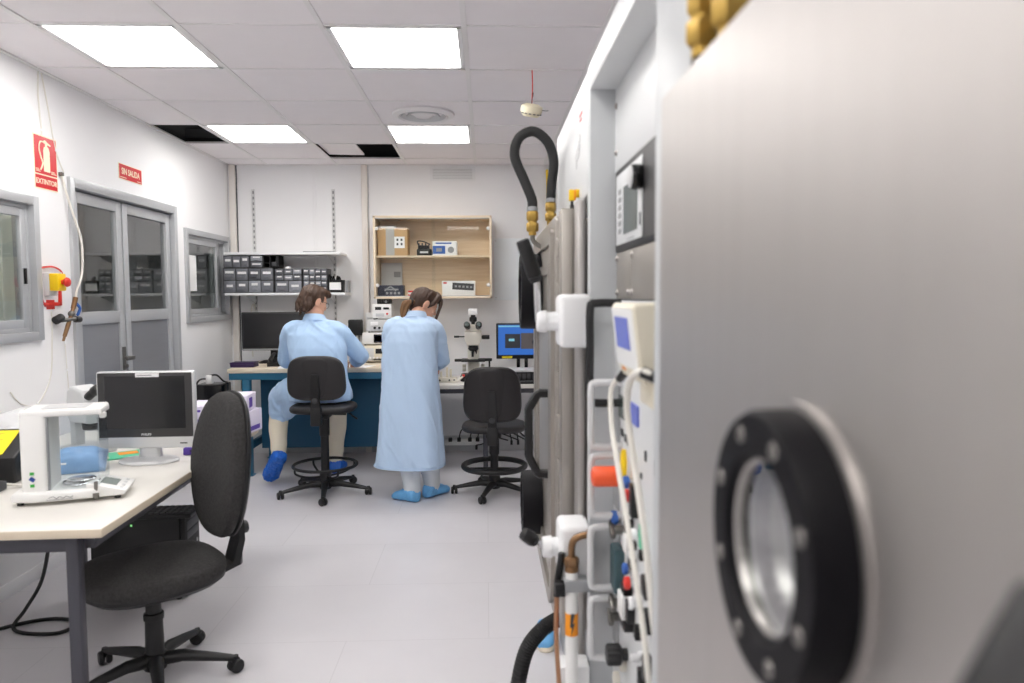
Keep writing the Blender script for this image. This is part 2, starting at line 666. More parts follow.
# the shifted tile lying loose above the second opening
m.box((-1.19, 6.10, CE + .032), (.30, .60, .012), rot=(0, .02, 0))
struct(m.build('ceiling'))
m = M('tbar')
for x in CX[1:-1]:
    m.span((x - .012, YF, CE - .001), (x + .012, YB, CE + .006))
for y in CY[1:-1]:
    m.span((XL, y - .006, CE), (XR, y + .006, CE + .006))
m.span((XL, YF, CE - .003), (XL + .02, YB, CE + .004))
m.span((XL, YB - .02, CE - .003), (XR, YB, CE + .004))
struct(m.build('trim_1'))
m = M('void')  # slab and upper walls coloured dark to stand for shade above the tiles
m.span((XL - .1, YF, 3.05), (XR, YB + .1, 3.12)); m.span((XL - .1, YF, CE + .02), (XL, YB, 3.05)); m.span((XL, YB - .01, CE + .02), (XR, YB, 3.05))
m.span((-1.6, 5.70, 2.80), (-.4, 5.78, 3.05))
m.span((XL, 5.83, 2.69), (-1.9, 5.85, 2.75))
struct(m.build('ceiling_slab'))

DOOR = (4.19, 5.600, 2.125)
W1 = (2.95, 3.885, 1.235, 1.965)
W2 = (5.75, 6.69, 1.25, 1.98)
T = .10
m = M('wall')
def lw(y0, y1, z0, z1):
    m.span((XL - T, y0, z0), (XL, y1, min(z1, CE + .02)))
lw(YF, W1[0], 0, 3.05)
lw(W1[0], W1[1], 0, W1[2]); lw(W1[0], W1[1], W1[3], 3.05)
lw(W1[1], DOOR[0], 0, 3.05)
lw(DOOR[0], DOOR[1], DOOR[2], 3.05)
lw(DOOR[1], W2[0], 0, 3.05)
lw(W2[0], W2[1], 0, W2[2]); lw(W2[0], W2[1], W2[3], 3.05)
lw(W2[1], YB, 0, 3.05)
struct(m.build('wall_left'))
m = M('wall'); m.span((XL - 2.6, YB, 0), (XR, YB + .1, 3.05)); struct(m.build('wall_back'))
m = M('wall'); m.span((XR, YF, 0), (XR + .1, YB, 3.05)); struct(m.build('wall_right'))
m = M('wall'); m.span((XL - 2.6, YF - .1, 0), (XR, YF, 3.05)); struct(m.build('wall_front'))
# the rooms behind the left wall, seen through its glass
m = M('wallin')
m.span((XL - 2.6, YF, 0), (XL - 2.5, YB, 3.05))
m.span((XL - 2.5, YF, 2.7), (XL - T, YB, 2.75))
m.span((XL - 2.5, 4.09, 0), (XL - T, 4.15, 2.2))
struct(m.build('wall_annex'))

m = M('wall'); m.span((XL, YF, 0), (XL + .010, DOOR[0] - .03, .07), .003)
m.span((XL, DOOR[1] + .03, 0), (XL + .010, YB, .07), .003); struct(m.build('baseboard_left'))
m = M('lgrey'); m.span((-1.95, YB - .02, 0), (XR, YB, .13), .004); m.span((-1.95, YB - .03, .13), (XR, YB, .145), .004)
struct(m.build('baseboard_back'))
m = M('post'); m.span((-2.312, YB - .03, 0), (-2.258, YB, CE), .004); m.use('slot'); m.span((-2.256, YB - .008, 0), (-2.249, YB, CE)); struct(m.build('trim_3'))
m = M('post'); m.span((-1.128, YB - .03, 0), (-1.074, YB, CE), .004); m.use('lgrey'); m.span((-1.072, YB - .008, 0), (-1.064, YB, CE)); struct(m.build('trim_4'))
m = M('wall'); m.span((-1.576, YB - .006, 0), (-1.566, YB, CE)); m.span((-1.545, YB - .006, 0), (-1.538, YB, CE)); struct(m.build('trim_5'))
m = M('wall'); m.span((.53, YB - .012, 0), (.56, YB, CE)); struct(m.build('trim_6'))

def frame(m, y0, y1, z0, z1, w, x0, x1, bev=.003):
    m.span((x0, y0, z0), (x1, y0 + w, z1), bev)
    m.span((x0, y1 - w, z0), (x1, y1, z1), bev)
    m.span((x0, y0 + w, z1 - w), (x1, y1 - w, z1), bev)
    m.span((x0, y0 + w, z0), (x1, y1 - w, z0 + w), bev)

def window(n, y0, y1, z0, z1, sash):
    m = M('alu')
    frame(m, y0 - .005, y1 + .005, z0 - .005, z1 + .005, .045, XL - .095, XL + .022)
    frame(m, y0 + .04, y1 - .04, z0 + .04, z1 - .04, .022, XL - .06, XL - .01)
    o = struct(m.build('window_%d' % n))
    m = M('alu')
    for a, b, x in sash:
        frame(m, a, b, z0 + .062, z1 - .062, .042, x - .014, x + .014)
    m.build('sash', o)
    m = M('pane')
    for a, b, x in sash:
        m.span((x - .002, a + .04, z0 + .1), (x + .002, b - .04, z1 - .1))
    m.build('pane', o)
    return o
w = window(1, *W1, [(3.012, 3.50, XL - .058), (3.46, 3.823, XL - .026)])
M('gloss').span((XL - .012, 3.79, 1.52), (XL - .002, 3.805, 1.60), .002).build('latch', w)
w = window(2, *W2, [(5.812, 6.50, XL - .026), (6.44, 6.628, XL - .058)])

def leaf(n, y0, y1, hinge_left):
    zg = 1.365
    x0, x1 = XL - .062, XL - .02
    m = M('alu')
    wd = .062
    m.span((x0, y0, .012), (x1, y0 + wd, 2.06), .002)
    m.span((x0, y1 - wd, .012), (x1, y1, 2.06), .002)
    m.span((x0, y0 + wd, 1.995), (x1, y1 - wd, 2.06), .002)
    m.span((x0, y0 + wd, zg - .075), (x1, y1 - wd, zg), .002)
    m.span((x0, y0 + wd, .012), (x1, y1 - wd, .12), .002)
    o = struct(m.build('door_%d' % n))
    M('alup').span((x0 + .014, y0 + wd, .12), (x1 - .012, y1 - wd, zg - .075)).build('lower_panel', o)
    M('pane').span((x0 + .019, y0 + wd, zg), (x0 + .023, y1 - wd, 1.995)).build('pane', o)
    return o
d1 = leaf(1, 4.262, 4.826, True)
d2 = leaf(2, 4.846, 5.545, False)
m = M('dchrome')
m.span((XL - .02, 4.772, .98), (XL - .010, 4.806, 1.13), .003)
m.cyl((XL - .01, 4.79, 1.06), (XL + .045, 4.79, 1.06), .010)
m.span((XL + .036, 4.70, 1.047), (XL + .052, 4.80, 1.072), .005)
m.cyl((XL - .01, 4.79, 1.005), (XL + .006, 4.79, 1.005), .012)
m.build('door_handle', d1)
m = M('alu')
m.span((XL - .09, DOOR[0], 0), (XL + .018, DOOR[0] + .05, DOOR[2]), .003)
m.span((XL - .09, DOOR[1] - .05, 0), (XL + .018, DOOR[1], DOOR[2]), .003)
m.span((XL - .09, DOOR[0] + .05, DOOR[2] - .055), (XL + .018, DOOR[1] - .05, DOOR[2]), .003)
struct(m.build('door_frame'))

# lamps in the ceiling: luminous panels in a white tray
NAMES = {(1, 0): 'square white ceiling panel lamp above the left side, near the camera, brightest on the left',
         (3, 0): 'square white ceiling panel lamp nearest the camera in the centre of the ceiling',
         (1, 3): 'square white ceiling panel lamp next to the open black ceiling gap by the left wall',
         (3, 3): 'square white ceiling panel lamp just behind the round air diffuser'}
for (i, k) in LAMPS:
    x0, x1, y0, y1 = CX[i], CX[i + 1], CY[k + 9], CY[k + 10]
    lab = NAMES.get((i, k), 'square white ceiling panel lamp behind the viewer')
    t = thing('ceiling_light', lab, 'ceiling light', ((x0 + x1) / 2, (y0 + y1) / 2, CE), 0, 'square ceiling panel lamps')
    h = .301
    m = M('lightframe')
    for a, b in (((-h, -h), (h, -h + .022)), ((-h, h - .022), (h, h)), ((-h, -h), (-h + .022, h)), ((h - .022, -h), (h, h))):
        m.span((a[0], a[1], .001), (b[0], b[1], .03), .001)
    m.build('frame', t)
    M('panel').span((-h + .02, -h + .02, .008), (h - .02, h - .02, .02)).build('diffuser', t)

# unseen lamp added next door to brighten the view through the near window
t = thing('ceiling_light', 'unseen lamp added in the neighbouring room to brighten the near left window', 'ceiling light', (XL - .75, 3.2, 2.69))
M('lightframe').box((0, 0, 0), (.62, .62, .02), .004).build('frame', t)
M('panel').box((0, 0, -.012), (.56, .56, .01)).build('diffuser', t)

# pale curtain close behind the near window
t = thing('curtain', 'pale pleated curtain seen through the glass of the near left window', 'curtain', (XL - .875, 4.05, .6), math.radians(-90))
m = M('palecurt')
ys = [-.85 + i * .0085 for i in range(190)]
for zz0, zz1 in ((0, 1.9),):
    rings = []
    ring = [V((.03 * math.sin(y * 75 + .6 * math.sin(y * 9)), y, 0)) for y in ys] + [V((.02 * math.sin(y * 75 + .6 * math.sin(y * 9)) - .003, y, 0)) for y in reversed(ys)]
    m.loft([[v + V((0, 0, zz)) for v in ring] for zz in (zz0, zz1)])
m.build('fabric', t)
M('alu').cyl((0, -.87, 1.91), (0, .76, 1.91), .014, n=14).build('rail', t)

# round air diffuser
t = thing('air_diffuser', 'round white ceiling air diffuser with concentric rings between two panel lamps', 'air vent', (-.404, 4.878, CE))
m = M('tbar')
m.lathe([(.20, 0), (.205, .002), (.20, -.010), (.165, -.022), (.155, -.012), (.155, .06), (.2, .06)], n=40)
m.build('outer_ring', t)
m = M('lgrey')
for r in (.125, .09):
    m.lathe([(r + .022, -.014), (r + .018, -.018), (r - .006, .012), (r - .002, .016)], n=40, closed=True)
m.build('middle_ring', t)
m = M('tbar')
m.lathe([(0, -.02), (.05, -.018), (.068, -.004), (.05, .01), (0, .01)], n=32)
m.build('centre_cone', t)
M('slot').lathe([(.0, .05), (.155, .05), (.155, .055), (0, .055)], n=32).build('duct_plate', t)

# smoke detector dangling on its wires
t = thing('smoke_detector', 'cream smoke detector dangling from the ceiling on red and black wires', 'smoke detector', (.247, 3.93, 2.432))
m = M('lum')
m.T = Euler((.32, .15, 0)).to_matrix().to_4x4()
m.lathe([(0, .032), (.034, .031), (.056, .020), (.058, 0), (.054, -.020), (.040, -.034), (0, -.037)], n=28)
m.build('housing', t)
m = M('slot')
m.T = Euler((.32, .15, 0)).to_matrix().to_4x4()
for a in range(0, 360, 24):
    ra = math.radians(a)
    m.box((.053 * math.cos(ra), .053 * math.sin(ra), -.018), (.006, .014, .005), rot=(0, 0, ra))
m.build('smoke_slots', t)
M('redp').tube([(.004, 0, .206), (.006, 0, .12), (.001, .002, .02)], .003, 8).build('red_wire', t)
M('black').tube([(.009, 0, .09), (.004, .001, .06), (-.001, .002, .02)], .003, 8).build('black_wire', t)
M('dchrome').tube([(.05, 0, 0), (.075, 0, -.005), (.09, 0, -.004)], .002, 6).build('indicator_lead', t)

# ------------------------------------------------------------------ back wall: shelves, drawers, cabinet
def shelf_track(x, label):
    t = thing('shelf_track', label, 'shelf track', (x, YB, 1.0), 0, 'slotted shelf tracks')
    m = M('track')
    m.span((-.014, -.012, 0), (-.008, 0, 1.42)); m.span((.008, -.012, 0), (.014, 0, 1.42)); m.span((-.012, -.004, 0), (.012, 0, 1.42))
    m.use('tslot')
    for i in range(28):
        z = .03 + i * .05
        m.span((-.008, -.0055, z), (.008, -.003, z + .024))
    m.build('rail', t)
shelf_track(-2.104, 'grey slotted shelf track on the back wall, the one nearest the corner')
shelf_track(-1.385, 'grey slotted shelf track on the back wall, above the seated person')

def wshelf(z, x0, x1, label):
    t = thing('wall_shelf', label, 'shelf', ((x0 + x1) / 2, 6.58, z))
    w = (x1 - x0) / 2
    M('white').box((0, 0, -.011), (2 * w, .30, .022), .004).build('board', t)
    for x in (-2.104, -1.385):
        m = M('lgrey')
        px = x - (x0 + x1) / 2
        m.prism([(.15, 0), (-.10, 0), (-.10, -.012), (.15, -.07)], .006, basis((0, 1, 0), (0, 0, 1), (1, 0, 0), (px - .003, 0, -.022)))
        m.build('bracket', t)
    return t
wshelf(1.835, -2.275, -1.27, 'empty white wall shelf, the upper of the two')
wshelf(1.482, -2.275, -1.235, 'white wall shelf loaded with small drawer units, the lower of the two')
t = thing('notepad', 'grey notepad lying on the right end of the upper white shelf', 'notepad', (-1.46, 6.50, 1.835))
M('mgrey').box((0, 0, .004), (.27, .12, .008), .002).build('cover', t)
M('paper').box((.02, -.004, .010), (.20, .10, .004), .001).build('sheet', t)

def drawer_unit(label, x0, x1, z0, z1, rows, dep=.17, skip=()):
    """rows: list of (height share, number of drawers)"""
    t = thing('drawer_organizer', label, 'drawer organizer', ((x0 + x1) / 2, 6.46, z0), 0, 'small parts drawer units')
    w, h = (x1 - x0) / 2, z1 - z0
    y0, y1 = -.01, dep - .01
    m = M('dgrey')
    th = .006
    m.span((-w, y0, 0), (-w + th, y1, h)); m.span((w - th, y0, 0), (w, y1, h))
    m.span((-w, y0, 0), (w, y1, th)); m.span((-w, y0, h - th), (w, y1, h)); m.span((-w, y1 - .004, 0), (w, y1, h))
    tot = sum(r[0] for r in rows)
    z = h - th / 2
    cells = []
    for ri, (sh, n) in enumerate(rows):
        hh = (h - th) * sh / tot
        for i in range(n):
            a = -w + th / 2 + (2 * w - th) * i / n
            b = -w + th / 2 + (2 * w - th) * (i + 1) / n
            cells.append((a, b, z - hh, z, ri, i))
            if i:
                m.span((a - .002, y0, z - hh), (a + .002, y1, z))
        z -= hh
        if ri < len(rows) - 1:
            m.span((-w, y0, z - .002), (w, y1, z + .002))
    m.build('casing', t)
    for (a, b, c, d, ri, i) in cells:
        if (ri, i) in skip:
            continue
        m = M(random.choice(('bin', 'bin', 'bin2', 'bin3')))
        g = .004
        m.span((a + g, y0 - .004, c + g), (b - g, y0 + .003, d - g), .002)
        m.span((a + g, y0, c + g), (a + g + .002, y1 - .01, d - .012)); m.span((b - g - .002, y0, c + g), (b - g, y1 - .01, d - .012))
        m.span((a + g, y0, c + g), (b - g, y1 - .01, c + g + .002))
        m.span(((a + b) / 2 - (b - a) * .22, y0 - .014, c + (d - c) * .22), ((a + b) / 2 + (b - a) * .22, y0 - .004, c + (d - c) * .34), .002)
        o = m.build('drawer', t)
        hf = random.choice((.55, .62, .68))
        zc = c + (d - c) * hf
        ww = (b - a) * random.uniform(.24, .36)
        M('binlab').box(((a + b) / 2, y0 - .005, zc), (2 * ww, .002, (d - c) * .2)).build('label', o)
    return t
drawer_unit('dark parts organizer with two rows of four big drawers, left end of the shelf', -2.292, -1.856, 1.483, 1.70, [(1, 4), (1, 4)])
drawer_unit('open-fronted dark bin row of clear compartments on top of the drawer unit in the corner', -2.285, -2.06, 1.701, 1.808, [(1, 3)])
drawer_unit('single dark two-drawer box on top of the corner drawer unit', -2.055, -1.945, 1.701, 1.812, [(1, 1), (1, 1)])
drawer_unit('dark organizer with six small drawers above two large ones, middle of the shelf', -1.846, -1.61, 1.483, 1.692, [(.5, 3), (.5, 3), (1, 2)])
drawer_unit('dark organizer with four rows of tiny drawers, right of the middle unit', -1.602, -1.39, 1.483, 1.692, [(1, 4), (1, 4), (1, 4), (1, 4)])
t = thing('storage_box', 'black open-fronted storage box on top of the drawer unit, beside the two-drawer box', 'box', (-1.875, 6.46, 1.702))
m = M('blackm')
m.span((-.065, -.01, 0), (-.06, .15, .108)); m.span((.05, -.01, 0), (.065, .15, .108)); m.span((-.065, -.01, 0), (.065, .15, .005)); m.span((-.065, -.01, .102), (.065, .15, .108)); m.span((-.065, .14, 0), (.065, .15, .108))
m.span((-.012, -.008, 0), (-.006, .15, .108)); m.span((-.06, -.008, .04), (-.01, .12, .044))
m.build('casing', t)
M('dgrey').span((0, 0, .01), (.045, .12, .05), .004).build('inner_tray', t)
t = thing('storage_bin', 'black bin of cables with a white label at the right end of the lower shelf', 'bin', (-1.318, 6.46, 1.483))
m = M('black')
m.loft([[V((x * s, y * s2 + .06, z)) for x, y in rrect(.115, .14, .012)] for s, s2, z in ((.92, .92, 0), (1, 1, .11), (.95, .94, .11), (.88, .88, .01))])
m.build('tub', t)
M('paper').box((-.005, -.012, .055), (.10, .002, .065)).build('label', t)
m = M('black')
for i in range(9):
    a = random.uniform(0, 6)
    x, y = random.uniform(-.045, .0), random.uniform(.03, .09)
    m.tube([(x, y, .07), (x + .02 * math.cos(a), y, .135 + random.uniform(0, .02)), (x + .04 * math.cos(a), y + .02, .12), (x + .05 * math.cos(a), y, .07)], .005, 6)
m.build('cable_bundle', t)
t = thing('storage_bin', 'grey narrow bin standing at the very end of the lower shelf', 'bin', (-1.230, 6.50, 1.483))
m = M('mgrey')
m.loft([[V((x * s, y * s + .04, z)) for x, y in rrect(.026, .14, .008)] for s, z in ((.9, 0), (1, .105), (.86, .105), (.8, .01))])
m.build('tub', t)
t = thing('tape_roll', 'small roll of white tape on top of the middle drawer organizer', 'tape', (-1.735, 6.47, 1.6925))
m = M('paper'); m.lathe([(.013, 0), (.026, 0), (.026, .018), (.013, .018)], n=24, closed=True); m.build('tape', t)
M('redp').lathe([(.0105, 0), (.0135, 0), (.0135, .0185), (.0105, .0185)], n=24, closed=True).build('core', t)

# wooden cabinet with sliding glass
t = thing('wall_cabinet', 'light oak wall cabinet with sliding glass doors and one inner shelf', 'cabinet', (-.466, 6.42, 1.425))
w, h, d = .517, .722, .32
m = M('beeche')
th = .019
m.span((-w, 0, 0), (-w + th, d, h), .001); m.span((w - th, 0, 0), (w, d, h), .001)
m.span((-w, 0, 0), (w, d, th), .001); m.span((-w, 0, h - th), (w, d, h), .001)
m.build('carcass', t)
M('beech').span((-w + th, d - .012, th), (w - th, d - .002, h - th)).build('back_board', t)
M('beeche').span((-w + th, .045, .362), (w - th, d - .012, .379), .001).build('inner_shelf', t)
for x0, x1, y in ((-w + th, .02, .022), (-.01, w - th, .010)):
    o = M('cabglass').span((x0, y, th), (x1, y + .004, h - th)).build('glass_door', t)
    xk = x0 + .012 if x0 < -.3 else x1 - .012
    for z in (.118, .612):
        m = M('whitep')
        m.cyl((xk, y, z), (xk, y - .022, z), .017, .015, 18, bev=.004)
        m.build('knob', o)
m = M('alu')
m.span((-w + th, .004, th), (w - th, .03, th + .006)); m.span((-w + th, .004, h - th - .006), (w - th, .03, h - th))
m.build('door_rail', t)

CB = 1.425 + .0195
CS = 1.425 + .3795
t = thing('cardboard_box', 'brown cardboard box with grey tape on the upper shelf of the oak cabinet', 'box', (-.822, 6.58, CS))
M('card').box((0, 0, .12), (.262, .20, .24), .004).build('carton', t)
m = M('tape'); m.box((-.02, -.101, .12), (.075, .002, .236)); m.box((-.02, -.0, .2405), (.075, .2, .002)); m.build('tape', t)
m = M('paper'); m.box((.062, -.1015, .115), (.09, .002, .10)); m.use('slot')
for i in range(2):
    for j in range(2):
        m.box((.044 + i * .036, -.1028, .10 + j * .038), (.016, .001, .02))
m.build('shipping_label', t)
t = thing('storage_box', 'small flat grey carton lying on the brown cardboard box inside the cabinet', 'box', (-.90, 6.60, CS + .2415))
M('lgrey').box((.02, 0, .012), (.16, .14, .024), .003).build('carton', t)
M('paper').box((.02, -.071, .012), (.10, .002, .014)).build('label', t)
t = thing('adaptor_case', 'black plastic gadget with clips between the brown carton and the blue-white box', 'gadget', (-.548, 6.56, CS))
m = M('black')
m.box((0, 0, .03), (.13, .10, .06), .008); m.box((-.005, .0, .075), (.10, .08, .035), .006)
m.build('body', t)
m = M('dgrey')
for i in range(4):
    m.box((-.045 + i * .03, -.045, .10), (.012, .03, .02), .003)
m.tube([(-.05, 0, .09), (-.06, 0, .13), (0, -.01, .125), (.05, 0, .10)], .006, 8)
m.build('clips', t)
M('lgrey').box((0, -.051, .03), (.07, .002, .015)).build('label', t)
t = thing('product_box', 'blue and white printed product box on the upper cabinet shelf', 'box', (-.365, 6.56, CS))
M('paper').box((0, 0, .063), (.215, .13, .126), .003).build('carton', t)
m = M('bluepr'); m.box((-.05, -.066, .05), (.11, .002, .07)); m.box((-.01, -.066, .108), (.14, .002, .012)); m.build('print_panel', t)
m = M('mgrey'); m.cyl((.055, -.066, .05), (.055, -.068, .05), .028, n=20); m.box((-.05, -.0675, .05), (.05, .002, .03)); m.build('picture', t)
t = thing('storage_box', 'dark blue box with pale stripes at the left of the lower cabinet shelf', 'box', (-.848, 6.57, CB))
M('navy').box((0, 0, .05), (.225, .15, .10), .004).build('carton', t)
m = M('mgrey')
for i in range(4):
    m.box((-.03 + i * .035, -.076, .03), (.022, .002, .022))
m.box((.01, -.076, .062), (.12, .002, .014)); m.tube([(-.05, -.076, .05), (0, -.078, .085), (.05, -.076, .05)], .006, 6)
m.build('print_panel', t)
t = thing('product_box', 'small red and white box in the middle of the lower cabinet shelf', 'box', (-.655, 6.55, CB))
M('paper').box((0, 0, .028), (.085, .08, .056), .002).build('carton', t)
m = M('redp'); m.box((0, -.041, .045), (.08, .002, .016)); m.box((0, -.041, .012), (.08, .002, .012)); m.build('print_panel', t)
t = thing('product_box', 'long white product box with a dark printed strip, right side of the lower cabinet shelf', 'box', (-.245, 6.56, CB))
M('paper').box((0, 0, .068), (.294, .13, .136), .003).build('carton', t)
m = M('dgrey'); m.box((.04, -.066, .085), (.19, .002, .06), rot=(0, .06, 0)); m.use('mgrey')
for i in range(5):
    m.box((-.025 + i * .034, -.0675, .088 - .002 * i), (.02, .002, .018))
m.build('picture', t)
m = M('redp'); m.box((-.12, -.066, .118), (.03, .002, .014)); m.build('emblem', t)
t = thing('panel_offcut', 'thin grey plastic sheet leaning against the back inside the lower cabinet', 'sheet', (-.86, 6.715, CB))
M('lgrey').box((0, -.02, .155), (.19, .004, .30), rot=(-.06, 0, 0)).build('sheet', t)
M('mgrey').box((0.05, -.021, .20), (.06, .003, .05), rot=(-.06, 0, 0)).build('sticker', t)

# pale boards, covered vent
t = thing('wall_panel', 'pale blue board fixed to the back wall right of the oak cabinet', 'board', (.31, YB - .004, 1.69))
M('paleblue').box((0, 0, 0), (.47, .008, .565), .001).build('board', t)
m = M('lgrey')
for x in (-.22, .22):
    for z in (-.26, .26):
        m.cyl((x, -.004, z), (x, -.007, z), .006, n=12)
m.build('fixing_screws', t)
t = thing('wall_vent', 'white slatted vent high on the back wall', 'air vent', (-.30, YB, 2.557))
m = M('white'); m.box((0, -.006, 0), (.41, .012, .125), .003); m.build('frame', t)
m = M('lgrey')
for i in range(7):
    m.box((0, -.014, -.042 + i * .014), (.36, .006, .004), rot=(.4, 0, 0))
m.build('slats', t)

# ------------------------------------------------------------------ blue workbench
BX0, BX1, BY0, BY1, BZ = -2.075, -.43, 5.86, 6.62, .872
t = thing('workbench', 'petrol blue steel workbench with a pale wooden top along the back wall', 'workbench', ((BX0 + BX1) / 2, (BY0 + BY1) / 2, 0))
def rel(p, o=t):
    return tuple(V(p) - o.location)
def spn(m, a, b, o, bev=0.):
    return m.span(V(a) - o.location, V(b) - o.location, bev)
spn(M('benchtop'), (BX0, BY0, BZ - .034), (BX1, BY1, BZ), t, .004).build('worktop', t)
m = M('blue')
spn(m, (BX0 + .01, BY0 + .012, BZ - .088), (BX1 - .01, BY0 + .052, BZ - .034), t, .003)
spn(m, (BX0 + .01, BY1 - .05, BZ - .088), (BX1 - .01, BY1 - .012, BZ - .034), t, .003)
spn(m, (BX0 + .01, BY0 + .05, BZ - .088), (BX0 + .05, BY1 - .05, BZ - .034), t, .003)
spn(m, (BX1 - .05, BY0 + .05, BZ - .088), (BX1 - .01, BY1 - .05, BZ - .034), t, .003)
m.build('frame', t)
for x in (BX0 + .11, BX1 - .10):
    for y in (BY0 + .02, BY1 - .08):
        m = M('blue')
        spn(m, (x, y, .008), (x + .06, y + .06, BZ - .088), t, .004)
        spn(m, (x - .012, y - .012, 0), (x + .072, y + .072, .008), t, .002)
        m.build('leg', t)
m = M('bluep')
spn(m, (BX0 + .17, BY0 + .30, .17), (BX1 - .11, BY0 + .325, BZ - .088), t, .002)
m.build('modesty_panel', t)
m = M('bluep')
spn(m, (BX0 + .12, BY0 + .08, .20), (BX0 + .15, BY1 - .08, .26), t, .002)
spn(m, (BX1 - .09, BY0 + .08, .20), (BX1 - .06, BY1 - .08, .26), t, .002)
m.build('side_rail', t)

# white desk on the right
t = thing('desk', 'low white desk under the microscope, joined to the right end of the blue workbench', 'desk', (.25, 6.26, 0))
DZ = .722
M('desktop').span((-.665, -.36, DZ - .032), (.85, .36, DZ), .003).build('desktop', t)
m = M('deskframe')
m.span((-.64, -.33, DZ - .072), (.83, -.30, DZ - .032)); m.span((-.64, .30, DZ - .072), (.83, .33, DZ - .032))
m.span((-.64, -.30, DZ - .072), (-.61, .30, DZ - .032)); m.span((.80, -.30, DZ - .072), (.83, .30, DZ - .032))
m.build('frame', t)
for x in (-.285, .79):
    for y in (-.30, .29):
        M('deskframe').span((x, y, 0), (x + .04, y + .04, DZ - .072), .003).build('leg', t)

# things on the bench
def at(t, *p):
    return [tuple(V(q) - t.location) for q in p]
t = thing('computer_monitor', 'dark switched-off monitor on the workbench behind the seated person', 'monitor', (-1.855, 6.42, BZ), .06)
m = M('black'); m.box((0, 0, .275), (.545, .03, .335), .008); m.box((0, .03, .27), (.35, .04, .22), .012); m.build('housing', t)
M('screen').box((0, -.016, .285), (.51, .002, .285)).build('screen', t)
M('mgrey').box((0, -.0165, .118), (.53, .003, .014)).build('lower_trim', t)
m = M('black'); m.span((-.04, .02, .01), (.04, .05, .2), .006); m.loft([[V((x, y + .02, z)) for x, y in rrect(.26 * s, .2 * s, .05)] for s, z in ((1, 0), (1, .008), (.8, .02))]); m.build('stand', t)
t = thing('desk_phone', 'black desk telephone with handset in front of the dark monitor', 'telephone', (-1.72, 6.14, BZ), .1)
m = M('black'); m.prism([(-.09, 0), (.09, 0), (.09, .035), (-.09, .065)], .20, basis((0, -1, 0), (0, 0, 1), (-1, 0, 0), (.1, 0, 0)), .004); m.build('base', t)
m = M('black'); m.tube([(-.07, -.08, .055), (-.07, -.04, .075), (-.07, .04, .09), (-.07, .08, .085)], [.022, .016, .016, .022], 10, ends=True); m.build('handset', t)
m = M('mgrey')
for i in range(3):
    for j in range(4):
        m.box((.0 + i * .03, -.06 + j * .025, .044 + j * .006), (.018, .014, .008), .002)
m.build('keypad', t)
t = thing('storage_box', 'flat dark violet plastic box on the left end of the workbench', 'box', (-2.0, 6.06, BZ))
M('dpurple').box((0, 0, .014), (.19, .14, .028), .004).build('tray', t)
M('dpurple').box((0, 0, .034), (.195, .145, .012), .003).build('lid', t)
t = thing('paper_sheet', 'white printed sheet on the bench at the seated person\'s left elbow', 'paper', (-1.60, 6.02, BZ), .2)
M('paper').box((0, 0, .002), (.21, .28, .003)).build('page', t)
M('purple').box((.05, .08, .0042), (.09, .10, .0015)).build('violet_print', t)
t = thing('paper_sheet', 'white sheet near the bench front by the seated person\'s right arm', 'paper', (-1.05, 6.0, BZ), -.3)
M('paper').box((0, 0, .0015), (.21, .18, .002)).build('page', t)
t = thing('marker_pen', 'red and white marker pen on the sheet by the seated person\'s left elbow', 'pen', (-1.57, 5.95, BZ + .0105), 0)
M('paper').cyl((-.05, 0, 0), (.03, .01, 0), .006, n=12).build('barrel', t)
M('redp').cyl((.03, .01, 0), (.065, .014, 0), .0065, n=12, bev=.002).build('cap', t)

# power adaptor and trunking box on the wall
t = thing('socket_box', 'white upright wall trunking box beside the cream post, above the bench', 'socket box', (-1.055, YB - .03, 1.17))
M('whitep').box((0, 0, 0), (.10, .06, .26), .006).build('housing', t)
m = M('lgrey')
for z in (-.07, .05):
    m.box((0, -.031, z), (.07, .003, .07), .004)
m.build('socket_plate', t)
t = thing('power_adaptor', 'square black power adaptor plugged in above the workbench', 'power adaptor', (-1.187, 6.66, 1.165))
M('black').box((0, -.02, .0), (.125, .07, .145), .012).build('body', t)
m = M('black')
for dx in (-.03, 0, .03):
    m.tube([(dx, -.02, -.07), (dx + .01, -.05, -.13), (dx + .05, -.08, -.2), (dx + .05, -.12, -.285)], .005, 8)
m.build('lead', t)
M('black').box((0, .045, .0), (.05, .07, .05), .006).build('plug', t)

# stacked instruments between the two people
def instrument(name, label, loc, size, body, panels, cat='instrument'):
    t = thing(name, label, cat, loc)
    w, d, h = size
    M(body).box((0, 0, h / 2 + .006), (w, d, h - .012), .006).build('housing', t)
    m = M('black')
    for x in (-w * .42, w * .42):
        for y in (-d * .4, d * .4):
            m.cyl((x, y, 0), (x, y, .008), .009, n=10)
    m.build('feet', t)
    for (nm, mt, x, z, ww, hh) in panels:
        M(mt).box((x * w, -d / 2 - .002, z * h), (ww * w, .006, hh * h), .001).build(nm, t)
    return t
t = instrument('bench_power_supply', 'beige bench instrument with red display, lowest of the stack between the two people', (-.915, 6.44, BZ), (.30, .26, .15), 'cream',
               [('display', 'screen', .0, .68, .3, .28), ('red_display', 'redp', .1, .66, .07, .2), ('control_panel', 'lgrey', -.33, .5, .26, .7), ('terminal_row', 'slot', 0, .2, .5, .1)])
m = M('whitep')
for i in range(5):
    m.cyl((-.12 + i * .03, -.135, .045), (-.12 + i * .03, -.15, .045), .009, n=12, bev=.002)
m.build('knob', t)
instrument('oscilloscope', 'small white instrument with a blue-grey screen stacked on the beige one', (-.94, 6.44, BZ + .1505), (.27, .24, .11), 'whitep',
           [('display', 'screen', .04, .55, .34, .66), ('blue_screen', 'bluepr', .04, .55, .28, .5), ('control_panel', 'mgrey', .36, .5, .2, .7)])
